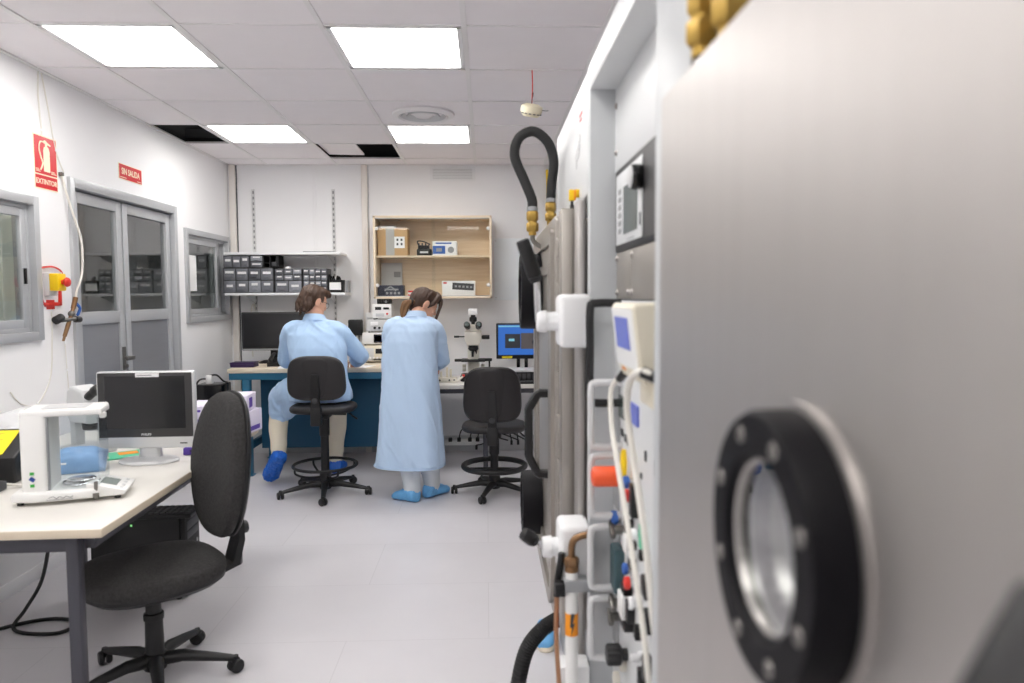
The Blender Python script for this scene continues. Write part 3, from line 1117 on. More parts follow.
t = instrument('signal_amplifier', 'pale low instrument with two black knobs under the meter box', (-.93, 6.46, BZ + .261), (.22, .2, .11), 'lgrey', [('label', 'paper', -.2, .7, .3, .3)])
m = M('black')
for x in (-.04, .0, .04):
    m.cyl((x, -.1, .04), (x, -.122, .04), .011, n=14, bev=.002)
m.build('knob', t)
t = instrument('panel_meter', 'white meter box with round knob and small black display at the top of the stack', (-.915, 6.50, BZ + .3715), (.165, .16, .135), 'whitep',
               [('display', 'screen', -.2, .72, .32, .2), ('second_display', 'screen', .22, .72, .3, .14), ('lower_label', 'lgrey', -.1, .3, .45, .2)])
m = M('redp'); m.cyl((.045, -.08, .05), (.045, -.09, .05), .009, n=12); m.use('black'); m.cyl((.045, -.08, .10), (.045, -.092, .10), .008, n=12); m.build('knob', t)
t = thing('camera_module', 'black ribbed camera module on the white meter box', 'gadget', (-.905, 6.52, BZ + .507))
m = M('black'); m.box((0, 0, .025), (.12, .10, .05), .005); m.build('body', t)
m = M('dgrey')
for i in range(5):
    m.box((-.045 + i * .022, -.051, .03), (.008, .006, .03), .001)
m.build('ribs', t)
M('mgrey').cyl((.02, -.052, .02), (.02, -.058, .02), .012, n=14).build('port', t)

# microscope on the white desk
t = thing('microscope', 'upright white binocular microscope with a camera on top, on the white desk', 'microscope', (-.115, 6.26, DZ))
m = M('black'); m.prism(rrect(.22, .26, .03), .05, Matrix.Translation((0, 0, 0)), .008); m.build('base', t)
m = M('offwhite'); m.prism([(-.05, .05), (-.05, .36), (-.02, .40), (.06, .40), (.09, .34), (.09, .05)], .10, basis((0, 1, 0), (0, 0, 1), (1, 0, 0), (-.05, .02, 0)), .01)
m.build('arm', t)
m = M('black'); m.box((0, -.03, .175), (.20, .19, .016), .003); m.box((-.10, -.04, .175), (.12, .05, .022), .004); m.box((.10, -.04, .178), (.12, .05, .022), .004); m.span((.13, -.05, .10), (.145, -.035, .17), .003); m.build('stage', t)
m = M('offwhite'); m.prism([(-.05, 0), (.05, 0), (.072, .05), (.072, .12), (-.072, .12), (-.072, .05)], .17, basis((1, 0, 0), (0, 0, 1), (0, -1, 0), (0, .07, .305)), .01)
m.prism([(-.06, 0), (.06, 0), (.05, .055), (-.05, .055)], .14, basis((1, 0, 0), (0, 0, 1), (0, -1, 0), (0, .06, .425)), .008)
m.build('head', t)
for x in (-.042, .042):
    m = M('black')
    m.cyl((x, -.05, .455), (x * 1.15, -.125, .475), .024, .022, 18, bev=.004); m.cyl((x * 1.15, -.125, .475), (x * 1.2, -.165, .487), .028, .026, 18, bev=.004)
    m.use('lcdd'); m.cyl((x * 1.2, -.164, .4868), (x * 1.2, -.167, .4875), .018, n=16)
    m.build('eyepiece', t)
m = M('black')
m.lathe([(0, .30), (.04, .30), (.045, .27), (.03, .255), (0, .255)], (0, -.03, 0)); 
for a in (20, 140, 260):
    ra = math.radians(a)
    m.cyl((.022 * math.cos(ra), -.03 + .022 * math.sin(ra), .26), (.035 * math.cos(ra), -.03 + .035 * math.sin(ra), .205), .012, .009, 12)
m.build('nosepiece', t)
m = M('black'); m.cyl((.06, .0, .37), (.135, .0, .37), .012, bev=.003); m.cyl((.075, 0, .37), (.14, 0, .37), .018, bev=.003); m.cyl((-.06, .0, .375), (-.155, .0, .375), .006); m.cyl((-.12, 0, .375), (-.165, 0, .375), .009, bev=.002); m.build('adjustment_rod', t)
m = M('black'); m.lathe([(0, 0), (.016, 0), (.016, .02), (.032, .03), (.032, .06), (.02, .07), (.02, .085), (0, .085)], (0, .01, .478)); m.build('camera_mount', t)
M('paper').box((0, .01, .588), (.08, .08, .052), .006).build('camera', t)
for x in (-.065, .065):
    M('offwhite').cyl((x, .06, .10), (x * 1.5, .06, .10), .03, .03, 20, bev=.004).build('focus_knob', t)

t = thing('computer_monitor', 'black monitor showing a blue desktop with image windows on the white desk', 'monitor', (.335, 6.42, DZ))
m = M('black'); m.box((0, 0, .325), (.50, .035, .315), .006); m.box((0, .035, .30), (.3, .04, .2), .012); m.build('housing', t)
o = M('scrblue').box((0, -.018, .335), (.465, .003, .265)).build('screen', t)
m = M('scrdark'); m.box((-.105, -.0205, .325), (.135, .002, .125)); m.use('scrgrey'); m.box((.05, -.0205, .325), (.165, .002, .14)); m.use('scrlite'); m.box((-.115, -.022, .335), (.05, .002, .022)); m.use('scrdark'); m.box((0.08, -.022, .315), (.035, .002, .03)); m.use('scrlite'); m.box((0, -.0205, .455), (.46, .002, .012)); m.build('image_windows', t)
M('ylabel').box((-.155, -.019, .183), (.09, .002, .02)).build('sticker', t)
m = M('gloss'); m.span((-.07, .0, .0), (-.04, .04, .2), .004); m.span((.0, .0, .0), (.03, .04, .2), .004); m.prism(rrect(.26, .18, .04), .012, Matrix.Translation((0, .02, 0))); m.build('stand', t)
t = thing('computer_case', 'low black computer case with a pale lid under the blue screen', 'computer', (.33, 6.14, DZ))
M('black').box((0, 0, .045), (.44, .22, .09), .005).build('housing', t)
M('lgrey').box((0, 0, .098), (.46, .24, .016), .003).build('lid', t)
m = M('dgrey')
for i in range(9):
    m.box((-.18 + i * .04, -.112, .05), (.026, .004, .05), .001)
m.build('front_grille', t)
t = thing('computer_keyboard', 'black keyboard on the white desk in front of the low computer case', 'keyboard', (.36, 5.975, DZ))
M('black').box((0, 0, .009), (.40, .10, .016), .004).build('base', t)
m = M('dgrey')
for i in range(14):
    for j in range(4):
        m.box((-.18 + i * .0277, -.036 + j * .024, .019), (.022, .019, .006), .002)
m.build('keys', t)
t = thing('mains_adaptor', 'small cream plug strip with upright prongs on the white desk beside the microscope', 'adaptor', (-.335, 6.12, DZ))
M('offwhite').box((0, 0, .02), (.17, .07, .04), .006).build('base', t)
m = M('cream')
for x, hh in ((-.05, .05), (.0, .085), (.03, .07)):
    m.box((x, 0, .04 + hh / 2), (.018, .025, hh), .003)
m.build('prongs', t)
m = M('slot')
for x in (-.06, .02, .06):
    m.cyl((x, -.035, .02), (x, -.037, .02), .008, n=10)
m.build('holes', t)
t = thing('optical_mount', 'small red-tipped tool lying beside the microscope base', 'tool', (-.245, 6.03, DZ))
M('offwhite').tube([(-.05, 0, .012), (0, .01, .02), (.05, .02, .06)], .008, 8, ends=True).build('shaft', t)
M('redp').sph((.05, .02, .062), .012, 10).build('tip', t)

# power strip and hanging leads
t = thing('power_strip', 'white power strip with black plugs on the skirting under the white desk', 'power strip', (-.21, 6.66, .10))
M('whitep').box((0, 0, .0), (.36, .06, .05), .006).build('housing', t)
for i, x in enumerate((-.13, -.05, .05, .12)):
    m = M('black'); m.box((x, -.035, .03), (.035, .05, .035), .006)
    if i:
        m.tube([(x, -.055, .04), (x + .03, -.08, .13), (x + .12, -.09, .12), (x + .25, -.06, .06 + .02 * i), (x + .45, -.05, .02)], .006, 8)
    m.build('plug', t)
for i, (xa, pts) in enumerate(((.1, [(0, 0, .69), (.02, -.02, .45), (-.03, -.03, .25), (-.12, -.02, .12), (-.20, 0, .09)]), (.22, [(0, 0, .69), (-.04, -.03, .5), (.03, -.05, .3), (.06, 0, .13)]), (.28, [(0, 0, .69), (-.02, .02, .55), (-.10, -.03, .38), (-.06, 0, .13)]))):
    t = thing('power_cable', ['black lead curving down from the desk to the power strip', 'black lead hanging under the white desk, the right of the two straight ones', 'black lead hanging diagonally under the white desk, behind the right chair'][i], 'cable', (xa, 6.56, 0))
    M('black').tube(pts, .006, 8).build('lead', t)
    M('black').tube([pts[-1], V(pts[-1]) + V((0, 0, -.04))], .011, 8).build('plug', t)

# left end under the bench
t = thing('equipment_stand', 'low grey steel stand in the corner left of the workbench leg', 'stand', (-2.20, 5.92, 0))
M('lgrey').box((0, 0, .615), (.24, .30, .02), .003).build('top', t)
for x in (-.1, .1):
    for y in (-.13, .13):
        M('mgrey').span((x - .012, y - .012, 0), (x + .012, y + .012, .605), .002).build('leg', t)
t = thing('battery_backup', 'black box with a white plug and leads on the stand left of the workbench', 'power unit', (-2.20, 5.90, .6255))
M('gloss').box((0, 0, .065), (.21, .22, .13), .008).build('housing', t)
M('whitep').box((-.02, -.02, .165), (.05, .05, .07), .008).build('plug', t)
m = M('black'); m.tube([(-.02, -.02, .195), (.04, -.03, .20), (.08, 0, .15), (.09, .06, .132)], .007, 8); m.tube([(-.03, -.03, .17), (-.09, -.06, .16), (-.135, -.06, .05), (-.12, -.10, -.05)], .007, 8); m.build('lead', t)
t = thing('wall_cable', 'thin white cable with a small socket on the back wall by the corner post', 'cable', (-2.14, 6.72, .88))
M('cable').tube([(0, 0, .02), (-.005, 0, .25), (0, 0, .46), (.02, 0, .50), (.03, 0, .46)], .006, 8).build('lead', t)
M('whitep').box((0, 0, .27), (.045, .03, .09), .006).build('socket', t)

# ------------------------------------------------------------------ chairs
def caster(m, x, y, a, R=.027):
    m.use('black')
    for s in (-1, 1):
        dx, dy = -math.sin(a) * .013 * s, math.cos(a) * .013 * s
        ax = V((-math.sin(a), math.cos(a), 0)) * s
        m.lathe([(0, -.009), (R * .8, -.009), (R, -.004), (R, .004), (R * .85, .010), (0, .011)], (x + dx, y + dy, R), ax, 18)
    m.lathe([(0, 0), (.011, 0), (.011, .035), (0, .035)], (x, y, R + .003))
    c = V((x, y, R + .012))
    m.box(c + V((0, 0, .008)), (.03, .024, .02), .006, rot=(0, 0, a))

def star_base(t, R, a0, hub_h, thick=.022, top=.075):
    m = M('black')
    m.lathe([(0, top - .035), (.040, top - .035), (.045, top - .01), (.040, top + .025), (.03, top + .03), (0, top + .03)], n=24)
    m.build('hub', t)
    for k in range(5):
        a = math.radians(a0 + 72 * k)
        c, s_ = math.cos(a), math.sin(a)
        rings = []
        for u, zz, w, h in ((.03, top, .030, .026), (R * .35, top + .004, .024, .022), (R * .7, top - .012, .019, .017), (R * .94, top - .024, .016, .013), (R * 1.02, top - .028, .011, .009)):
            p = V((c * u, s_ * u, zz))
            side = V((-s_, c, 0))
            rings.append([p + side * w * x + V((0, 0, 1)) * h * y for x, y in [(math.cos(q * PI / 6), math.sin(q * PI / 6)) for q in range(12)]])
        o = M('black').loft(rings).build('base_arm', t)
        m = M('black')
        caster(m, c * R, s_ * R, a + .7 + k)
        m.build('caster', o)

def pad(m, outline, z0, z1, crown=.008, mtx=None, edge=.014):
    """soft cushion from a 2-D outline"""
    n = len(outline)
    rings = []
    c = V((sum(p[0] for p in outline) / n, sum(p[1] for p in outline) / n, 0))
    h = z1 - z0
    for s, z in ((.55, z0), (.93, z0), (.975, z0 + h * .15), (1, z0 + h * .45), (.985, z0 + h * .75), (.94, z1 - h * .06), (.8, z1 + crown * .3), (.5, z1 + crown), (.15, z1 + crown * 1.1)):
        rings.append([c + (V((p[0], p[1], 0)) - c) * s + V((0, 0, z)) for p in outline])
    if mtx is not None:
        rings = [[mtx @ v for v in r] for r in rings]
    m.loft(rings)
    return m

def superell(w, d, p=2.6, n=40, taper=0.):
    out = []
    for i in range(n):
        a = 2 * PI * i / n
        c, s_ = math.cos(a), math.sin(a)
        x = w / 2 * math.copysign(abs(c) ** (2 / p), c)
        y = d / 2 * math.copysign(abs(s_) ** (2 / p), s_)
        out.append((x * (1 + taper * y / d), y))
    return out

def backplate(outline, y0, thick, curve, tilt, zc, lean=0.):
    """curved back cushion: outline in XZ, bent around the sitter; returns rings"""
    rings = []
    for s, dy in ((.4, -.2), (.86, -.12), (.96, .0), (1, .30), (1, .55), (.965, .85), (.88, 1.0), (.6, 1.06), (.2, 1.08)):
        ring = []
        for x, z in outline:
            X, Z = x * s, z * s
            y = y0 + thick * (dy - .5) + curve * X * X
            ring.append(V((X, y + tilt * Z, zc + Z)))
        rings.append(ring)
    return rings

def drafting_chair(name, label, loc, rz, a0, seat_z, back_z, ring_z, ring_r, back_w, back_h, mats, tilt, base_r, struts=True, ring_t=.011):
    t = thing(name, label, 'chair', loc, rz)
    sm, bmt = mats
    # base and column
    star_base(t, base_r, a0, .07)
    m = M('black')
    m.cyl((0, 0, .09), (0, 0, seat_z - .22), .031, .029, 22)
    m.cyl((0, 0, seat_z - .24), (0, 0, seat_z - .07), .036, .038, 22, bev=.004)
    m.cyl((0, 0, .08), (0, 0, .17), .037, .034, 22, bev=.004)
    m.build('column', t)
    # foot ring
    m = M('black')
    m.torus((0, 0, ring_z), ring_r, ring_t, n=48)
    m.build('foot_ring', t)
    m = M('black')
    if struts:
        for k in range(4):
            a = math.radians(35 + 90 * k)
            c, s_ = math.cos(a), math.sin(a)
            m.tube([(c * .034, s_ * .034, ring_z - .085), (c * ring_r * .6, s_ * ring_r * .6, ring_z - .075), (c * ring_r * .97, s_ * ring_r * .97, ring_z - .04), (c * ring_r, s_ * ring_r, ring_z)], .008, 8)
    else:
        for k in range(3):
            a = math.radians(90 + 120 * k)
            c, s_ = math.cos(a), math.sin(a)
            m.tube([(c * .03, s_ * .03, ring_z - .02), (c * ring_r, s_ * ring_r, ring_z)], .012, 8)
    m.lathe([(.034, -.11), (.042, -.11), (.042, -.05), (.034, -.05)], (0, 0, ring_z), n=24, closed=True)
    m.build('ring_bracket', t)
    # seat
    pad(M(sm), superell(.47, .44, 2.9), seat_z - .055, seat_z - .008, .008).build('seat', t)
    m = M('black')
    m.box((0, 0, seat_z - .062), (.20, .20, .022), .006)
    m.box((0, -.06, seat_z - .08), (.11, .16, .04), .008)
    m.cyl((.05, 0, seat_z - .075), (.16, 0, seat_z - .078), .014, n=14, bev=.003)
    m.tube([(.06, .03, seat_z - .07), (.16, .02, seat_z - .07), (.21, .0, seat_z - .10)], .006, 8)
    m.box((.22, .0, seat_z - .107), (.05, .02, .012), .005, rot=(0, .6, 0))
    m.build('mechanism', t)
    # back bar
    m = M('black')
    yb = -.235
    m.loft([[V((x * w / 2, y + dy, z)) for x, dy in ((-1, -.012), (1, -.012), (1, .012), (-1, .012))] for w, y, z in ((.062, -.10, seat_z - .09), (.062, -.20, seat_z - .085), (.062, yb - .01, seat_z - .05), (.060, yb - .028, seat_z + .03), (.055, yb - .03, back_z - .02), (.045, yb - .03, back_z + .03))])
    m.box((0, yb - .012, seat_z - .06), (.074, .05, .13), .008)
    m.build('back_bar', t)
    m = M('dgrey')
    m.cyl((0, yb - .04, seat_z + .055), (0, yb - .056, seat_z + .055), .02, n=16, bev=.004)
    m.build('adjusting_knob', t)
    # back
    ol = superell(back_w, back_h, 3.6, 56, taper=-.10)
    o = M(bmt).loft(backplate(ol, yb + .012, .05, .32, tilt, back_z)).build('backrest', t)
    ol2 = superell(back_w * .42, back_h * .96, 3.2, 40, taper=.55)
    M(bmt).loft(backplate(ol2, yb - .012, .018, .32, tilt, back_z - .003)).build('back_cover', o)
    return t

MAN_CHAIR = (-1.192, 5.325, 0)
drafting_chair('drafting_chair', 'high black drafting chair with a wire foot ring under the seated person', MAN_CHAIR, 0.0, 279, .672, .878, .215, .228, .405, .315, ('leath', 'vinyl2'), -.06, .325)
drafting_chair('drafting_chair', 'empty black drafting chair with a thick foot ring in front of the microscope', (.05, 5.27, 0), -.06, 256, .53, .757, .205, .225, .405, .395, ('vinyl2', 'leath'), -.10, .295, False, .020)

# the big office chair by the near desk
def office_chair(loc, rz, a0):
    t = thing('office_chair', 'black-framed office chair with charcoal speckled fabric at the near left desk', 'chair', loc, rz)
    star_base(t, .288, a0, .08, top=.082)
    m = M('black')
    m.cyl((0, 0, .10), (0, 0, .25), .034, .031, 24)
    m.cyl((0, 0, .245), (0, 0, .39), .027, .030, 24, bev=.003)
    m.cyl((0, 0, .235), (0, 0, .262), .036, .036, 24, bev=.004)
    m.build('column', t)
    sz = .47
    o = pad(M('fabric'), superell(.48, .50, 2.7, 48), sz - .075, sz - .012, .014).build('seat', t)
    m = M('black')
    ring = superell(.475, .495, 2.7, 48)
    m.loft([[V((x * s, y * s, z)) for x, y in ring] for s, z in ((.6, sz - .100), (.90, sz - .095), (.985, sz - .078), (.985, sz - .066), (.9, sz - .06))])
    m.build('seat_pan', o)
    m = M('black')
    m.box((0, -.02, sz - .108), (.15, .22, .04), .01)
    m.tube([(.05, .05, sz - .11), (.2, .06, sz - .115), (.25, .05, sz - .125)], .006, 8)
    m.build('mechanism', t)
    m = M('black')
    yb = -.285
    rings = []
    for w, d, y, z in ((.07, .022, -.10, sz - .118), (.075, .024, -.22, sz - .115), (.085, .026, yb - .02, sz - .09), (.085, .026, yb - .045, sz + .0), (.075, .022, yb - .045, sz + .14), (.06, .02, yb - .035, sz + .20)):
        rings.append([V((x * w / 2, y + dy * d / 2, z + (0.3 * dy * d if z < sz - .08 else 0))) for x, dy in ((-1, -1), (-.6, -1.4), (.6, -1.4), (1, -1), (1, 1), (-1, 1))])
    m.loft(rings)
    m.build('back_bar', t)
    m = M('dgrey'); m.cyl((0, yb - .06, sz + .04), (0, yb - .085, sz + .04), .026, n=18, bev=.005); m.build('adjusting_knob', t)
    ol = []
    for i in range(64):
        a = 2 * PI * i / 64
        c, s_ = math.cos(a), math.sin(a)
        x = .222 * math.copysign(abs(c) ** (2 / 2.5), c)
        z = .285 * math.copysign(abs(s_) ** (2 / 2.3), s_)
        x *= 1 - .10 * (z / .285) if z > 0 else 1 - .06 * abs(z / .285)
        ol.append((x, z))
    zc = .785
    o = M('fabric').loft(backplate(ol, yb + .012, .060, .42, -.10, zc)).build('backrest', t)
    ol2 = [(x * 1.01, z * 1.01) for x, z in ol]
    M('black').loft(backplate(ol2, yb - .018, .028, .42, -.10, zc)).build('back_shell', o)
    return t
office_chair((-1.265, 2.725, 0), math.radians(132), 9 - 132)

# ------------------------------------------------------------------ near left desk and what stands on it
LD = V((-1.712, 3.11, 0))
LRZ = math.radians(1.8)
DH = .735
t = thing('desk', 'white laminate desk with graphite steel legs along the left wall, near the camera', 'desk', LD, LRZ)
L2, W2_ = .868, .485
m = M('desktop'); m.span((-W2_, -L2, DH - .030), (W2_, L2, DH - .0012), .002)
m.build('desktop', t)
m = M('deskedge')
m.span((-W2_, -L2 - .002, DH - .029), (W2_, -L2 + .001, DH - .003), .001); m.span((W2_ - .001, -L2, DH - .029), (W2_ + .002, L2, DH - .003), .001)
m.build('edge_band', t)
m = M('deskframe')
for y in (-L2 + .04, L2 - .07):
    m.span((-W2_ + .07, y, DH - .085), (W2_ - .09, y + .03, DH - .030), .002)
for x in (-W2_ + .04, W2_ - .085):
    m.span((x, -L2 + .07, DH - .085), (x + .03, L2 - .07, DH - .030), .002)
m.build('frame', t)
for x in (-W2_ + .03, W2_ - .125):
    for y in (-L2 + .03, L2 - .085):
        M('deskframe').span((x, y, 0), (x + .038, y + .038, DH - .030), .004).build('leg', t)

# flat monitor
t = thing('computer_monitor', 'switched-off silver-framed dark monitor standing on the near left desk', 'monitor', (-1.475, 3.19, DH), math.radians(2))
w, h = .412, .336
zb = .06
m = M('silver'); m.box((0, .004, zb + h / 2), (w, .040, h), .012); m.box((0, .035, zb + h * .55), (w * .8, .04, h * .7), .02); m.build('housing', t)
m = M('dbez'); m.box((0, -.017, zb + h / 2 + .022), (w - .018, .004, h - .056), .002); m.build('bezel', t)
M('screen').box((0, -.0195, zb + h / 2 + .034), (w - .078, .002, h - .108)).build('screen', t)
m = M('paper'); m.box((.012, -.020, zb + h - .016), (.098, .002, .017)); m.use('slot'); m.text('SALA 2 - N. 0147', .0085, basis(*FACE_B, (.012, -.0212, zb + h - .016))) if False else m.box((.0, -.0212, zb + h - .016), (.062, .0006, .003)); m.build('sticker', t)
M('lgrey').text('PHILIPS', .013, basis(*FACE_B, (.0, -.0195, zb + .062)), bold=.0004).build('lettering', t)
M('slot').box((.155, -.0165, zb + .022), (.03, .002, .005)).build('power_button', t)
m = M('silver')
m.loft([[V((x * a, y * b + .0, z)) for x, y in superell(1, 1, 2, 40)] for a, b, z in ((.25, .17, 0), (.252, .172, .006), (.235, .158, .014), (.12, .08, .019))])
m.loft([[V((x, y + .02, z)) for x, y in rrect(ww, .045, .018)] for ww, z in ((.10, .012), (.09, .05), (.10, .12))])
m.build('stand', t)

# analytical balance with its glass draught shield
BAL = (-1.485, 2.63, DH)
t = thing('analytical_balance', 'white analytical balance with clear draught shield and tilted grey display, near desk', 'balance', BAL, math.radians(16))
# the shield stands at the back (-x side), the keypad projects to the right (+x)
m = M('whitep')
poly = [(-.17, -.085), (-.10, -.105), (.06, -.10), (.10, -.09), (.10, .09), (.06, .10), (-.17, .10)]
m.prism([(x, y) for x, y in poly], .036, Matrix.Translation((0, 0, .012)), .012, 3)
m.build('base', t)
m = M('whitep')
m.prism([(.06, .012), (.175, .014), (.185, .030), (.07, .062), (.055, .06)], .175, basis((1, 0, 0), (0, 0, 1), (0, -1, 0), (0, .0875, 0)), .006)
o = m.build('display_housing', t)
tl = math.atan2(-.032, .115)
m = M('lcd'); m.box((.118, 0, .0472), (.055, .09, .003), rot=(0, -tl, 0)); m.build('display', o)
m = M('lgrey')
for i in range(4):
    m.box((.163, -.06 + i * .04, .0355), (.012, .024, .003), .001, rot=(0, -tl, 0))
m.build('keys', o)
m = M('whitep'); m.span((-.140, -.085, .03), (-.058, .09, .325), .014, 3); m.build('rear_column', t)
m = M('mgrey'); m.span((-.059, -.082, .05), (-.053, -.070, .30)); m.build('door_groove', t)
m = M('whitep')
m.span((-.138, -.085, .305), (.105, .09, .328), .008); m.box((.105, -.02, .316), (.02, .13, .022), .006)
m.box((.112, -.055, .300), (.02, .03, .02), .005)
m.build('top_frame', t)
m = M('lgrey'); m.span((-.08, -.05, .3285), (.06, .05, .331), .001); m.build('top_lid', t)
m = M('clear')
m.span((-.056, -.082, .048), (.098, -.079, .305)); m.span((-.056, .082, .048), (.098, .085, .305)); m.span((.096, -.078, .048), (.099, .081, .305))
m.build('glass_shield', t)
m = M('chrome'); m.lathe([(0, .0), (.045, .0), (.047, .004), (.042, .007), (0, .007)], (0.025, 0, .062), n=32); m.cyl((.025, 0, .045), (.025, 0, .063), .008); m.torus((.025, 0, .056), .058, .0035, n=36, m=8); m.build('weighing_pan', t)
m = M('dchrome'); m.box((.088, -.086, .045), (.012, .012, .05), .003); m.cyl((.088, -.092, .012), (.088, -.092, .03), .010, n=14); m.build('levelling_foot', t)
for x, y in ((-.15, -.06), (-.15, .07), (.08, .06), (.15, -.06), (.15, .06)):
    M('black').cyl((x, y, 0), (x, y, .014), .011, n=12).build('foot', t)
m = M('gdot')
m.box((-.105, -.0855, .112), (.013, .002, .010)); m.box((-.105, -.0855, .070), (.013, .002, .010)); m.use('bdot'); m.box((-.105, -.0855, .092), (.017, .002, .013), rot=(0, .7, 0)); m.build('side_keys', t)
m = M('mgrey')
m.tube([(-.055, -.103, .026), (-.04, -.104, .031), (-.03, -.104, .024), (-.02, -.104, .030), (-.01, -.104, .024), (.0, -.1035, .030), (.01, -.103, .025), (.02, -.102, .029)], .0013, 6)
m.span((-.06, -.1045, .0195), (.02, -.1025, .0210))
m.build('script_mark', t)

# compact stereo microscope, only its head rises behind the balance
t = thing('stereo_microscope', 'pale stereo microscope whose twin black eyepieces rise behind the balance', 'microscope', (-1.86, 3.42, DH), math.radians(62))
m = M('lgrey'); m.prism(rrect(.17, .22, .03), .03, Matrix(), .006); m.build('base', t)
m = M('lgrey'); m.prism([(.05, .03), (.05, .30), (.09, .30), (.09, .03)], .05, basis((0, 1, 0), (0, 0, 1), (1, 0, 0), (-.025, 0, 0)), .008); m.build('pillar', t)
m = M('lgrey'); m.prism([(-.07, .14), (-.075, .22), (-.04, .29), (.03, .31), (.07, .29), (.08, .22), (.06, .14)], .11, basis((0, 1, 0), (0, 0, 1), (1, 0, 0), (-.055, -.01, 0)), .015, 3); m.build('head', t)
m = M('black'); m.cyl((0, -.02, .145), (0, -.02, .105), .034, .03, 20, bev=.004); m.build('objective', t)
for x in (-.03, .03):
    m = M('black')
    m.cyl((x, -.05, .255), (x, -.105, .288), .019, .019, 18, bev=.003); m.cyl((x, -.105, .288), (x, -.135, .306), .023, .021, 18, bev=.004)
    m.use('gloss'); m.cyl((x, -.1345, .3057), (x, -.137, .3072), .014, n=16)
    m.build('eyepiece', t)
for x in (-.07, .07):
    M('black').cyl((x * .6, .065, .2), (x, .065, .2), .022, n=18, bev=.003).build('focus_knob', t)

# case with yellow label, bag, wipes, booklet
t = thing('plastic_case', 'black plastic case with a bright yellow label at the left end of the desk', 'case', (-1.99, 2.93, DH), math.radians(6))
m = M('black')
m.prism([(-.11, .0), (.11, 0), (.115, .06), (.075, .175), (.055, .185), (-.115, .10), (-.12, .05)], .32, basis((0, 1, 0), (0, 0, 1), (1, 0, 0), (-.16, 0, 0)), .01, 3)
m.build('shell', t)
nrm = V((0, -.085, .17)).normalized()
m = M('ylabel'); 
c0 = V((-.02, -.028, .1445)); xa = V((1, 0, 0)); ya = V((0, .17, .085)).normalized(); za = xa.cross(ya)
m.prism(rrect(.255, .155, .008), .002, basis(xa, ya, za, c0 + za * .001)); o = m.build('label', t)
m = M('slot')
for i in range(6):
    m.prism([(-.10, -.001), (-.10 + (.18, .14, .19, .12, .17, .08)[i], -.001), (-.10 + (.18, .14, .19, .12, .17, .08)[i], .001), (-.10, .001)], .0004, basis(xa, ya, za, c0 + za * .003 + ya * (.055 - i * .02)))
m.build('label_text', o)
m = M('dgrey'); m.box((.10, .055, .1), (.04, .02, .03), .005); m.build('clasp', t)
t = thing('hand_controller', 'small dark block with white marks at the very left edge of the near desk', 'controller', (-1.85, 2.66, DH), math.radians(8))
m = M('dgrey'); m.prism([(0, 0), (.09, 0), (.09, .03), (0, .055)], .12, basis((0, 1, 0), (0, 0, 1), (1, 0, 0), (-.06, 0, 0)), .004); m.build('body', t)
m = M('paper'); m.box((.055, -.001, .022), (.006, .002, .02)); m.box((.04, -.001, .022), (.006, .002, .02)); m.use('mgrey'); m.box((.01, -.001, .025), (.03, .002, .02)); m.build('marks', t)
M('cable').tube([(.02, .09, .02), (.10, .10, .008), (.16, .05, .007), (.175, .0, .007)], .006, 8).build('lead', t)

def crumple(name, label, cat, loc, size, m, seed, sub=4, amp=.35, parent=None):
    b = bmesh.new()
    bmesh.ops.create_icosphere(b, subdivisions=sub, radius=1)
    for v in b.verts:
        p = v.co.copy()
        n = noise.noise(p * 1.7 + V((seed, 0, 0))) + .6 * abs(noise.noise(p * 3.6 + V((0, seed, 0)))) + .25 * abs(noise.noise(p * 8 + V((0, 0, seed))))
        k = 1 + amp * n
        v.co = V((p.x * size[0] * k, p.y * size[1] * k, max(p.z * size[2] * k, -size[2] * .55) + size[2] * .55))
    return tag(finish(b, name, m, parent, smooth=25), label, cat) if parent is None else finish(b, name, m, parent, smooth=25)
o = crumple('plastic_bag', 'crumpled clear plastic bag behind the black case against the left wall', 'bag', (0, 0, 0), (.14, .20, .13), MT['film'], 3)
o.location = (-2.13, 3.33, DH)
t = thing('wipes_pack', 'blue and white soft pack seen through the balance glass', 'pack', (-1.69, 3.04, DH), math.radians(20))
b = bmesh.new()
bmesh.ops.create_grid(b, x_segments=24, y_segments=16, size=1)
for v in b.verts:
    u, w_ = v.co.x, v.co.y
    hgt = max(0, (1 - u ** 4) * (1 - w_ ** 4))
    v.co = V((u * .10, w_ * .065, .012 + .05 * hgt + .006 * noise.noise(V((u * 3, w_ * 3, 2)))))
r = bmesh.ops.extrude_face_region(b, geom=b.faces[:])
for g in r['geom']:
    if isinstance(g, bmesh.types.BMVert):
        g.co.z = .0
bmesh.ops.rotate(b, cent=(0, 0, 0), matrix=Euler((.5, 0, 0)).to_matrix(), verts=b.verts)
lo = min(v.co.z for v in b.verts)
for v in b.verts:
    v.co.z -= lo
bmesh.ops.recalc_face_normals(b, faces=b.faces)
k = M('softblue'); k.bm.free(); k.bm = b
o = k.build('wrapper', t, smooth=60)
m = M('paper'); m.box((.04, -.035, .062), (.06, .05, .004), .001, rot=(.5, 0, .2)); m.box((-.06, -.05, .052), (.05, .04, .004), .001, rot=(.5, 0, -.1)); m.use('navy'); m.box((-.07, -.062, .05), (.025, .012, .004), rot=(.5, 0, 0)); m.build('printed_panel', t)
t = thing('stacked_tray', 'white plastic tray lying behind the blue pack on the near desk', 'tray', (-1.66, 3.60, DH), math.radians(-10))
m = M('lgrey'); m.loft([[V((x * s, y * s, z)) for x, y in rrect(.22, .16, .02)] for s, z in ((.94, 0), (1, .05), (.96, .05), (.9, .008))]); m.build('tray', t)
M('mgrey').box((0, -.081, .03), (.09, .003, .012)).build('label', t)
t = thing('booklet', 'green and orange printed leaflet lying left of the monitor foot', 'leaflet', (-1.67, 3.30, DH), math.radians(35))
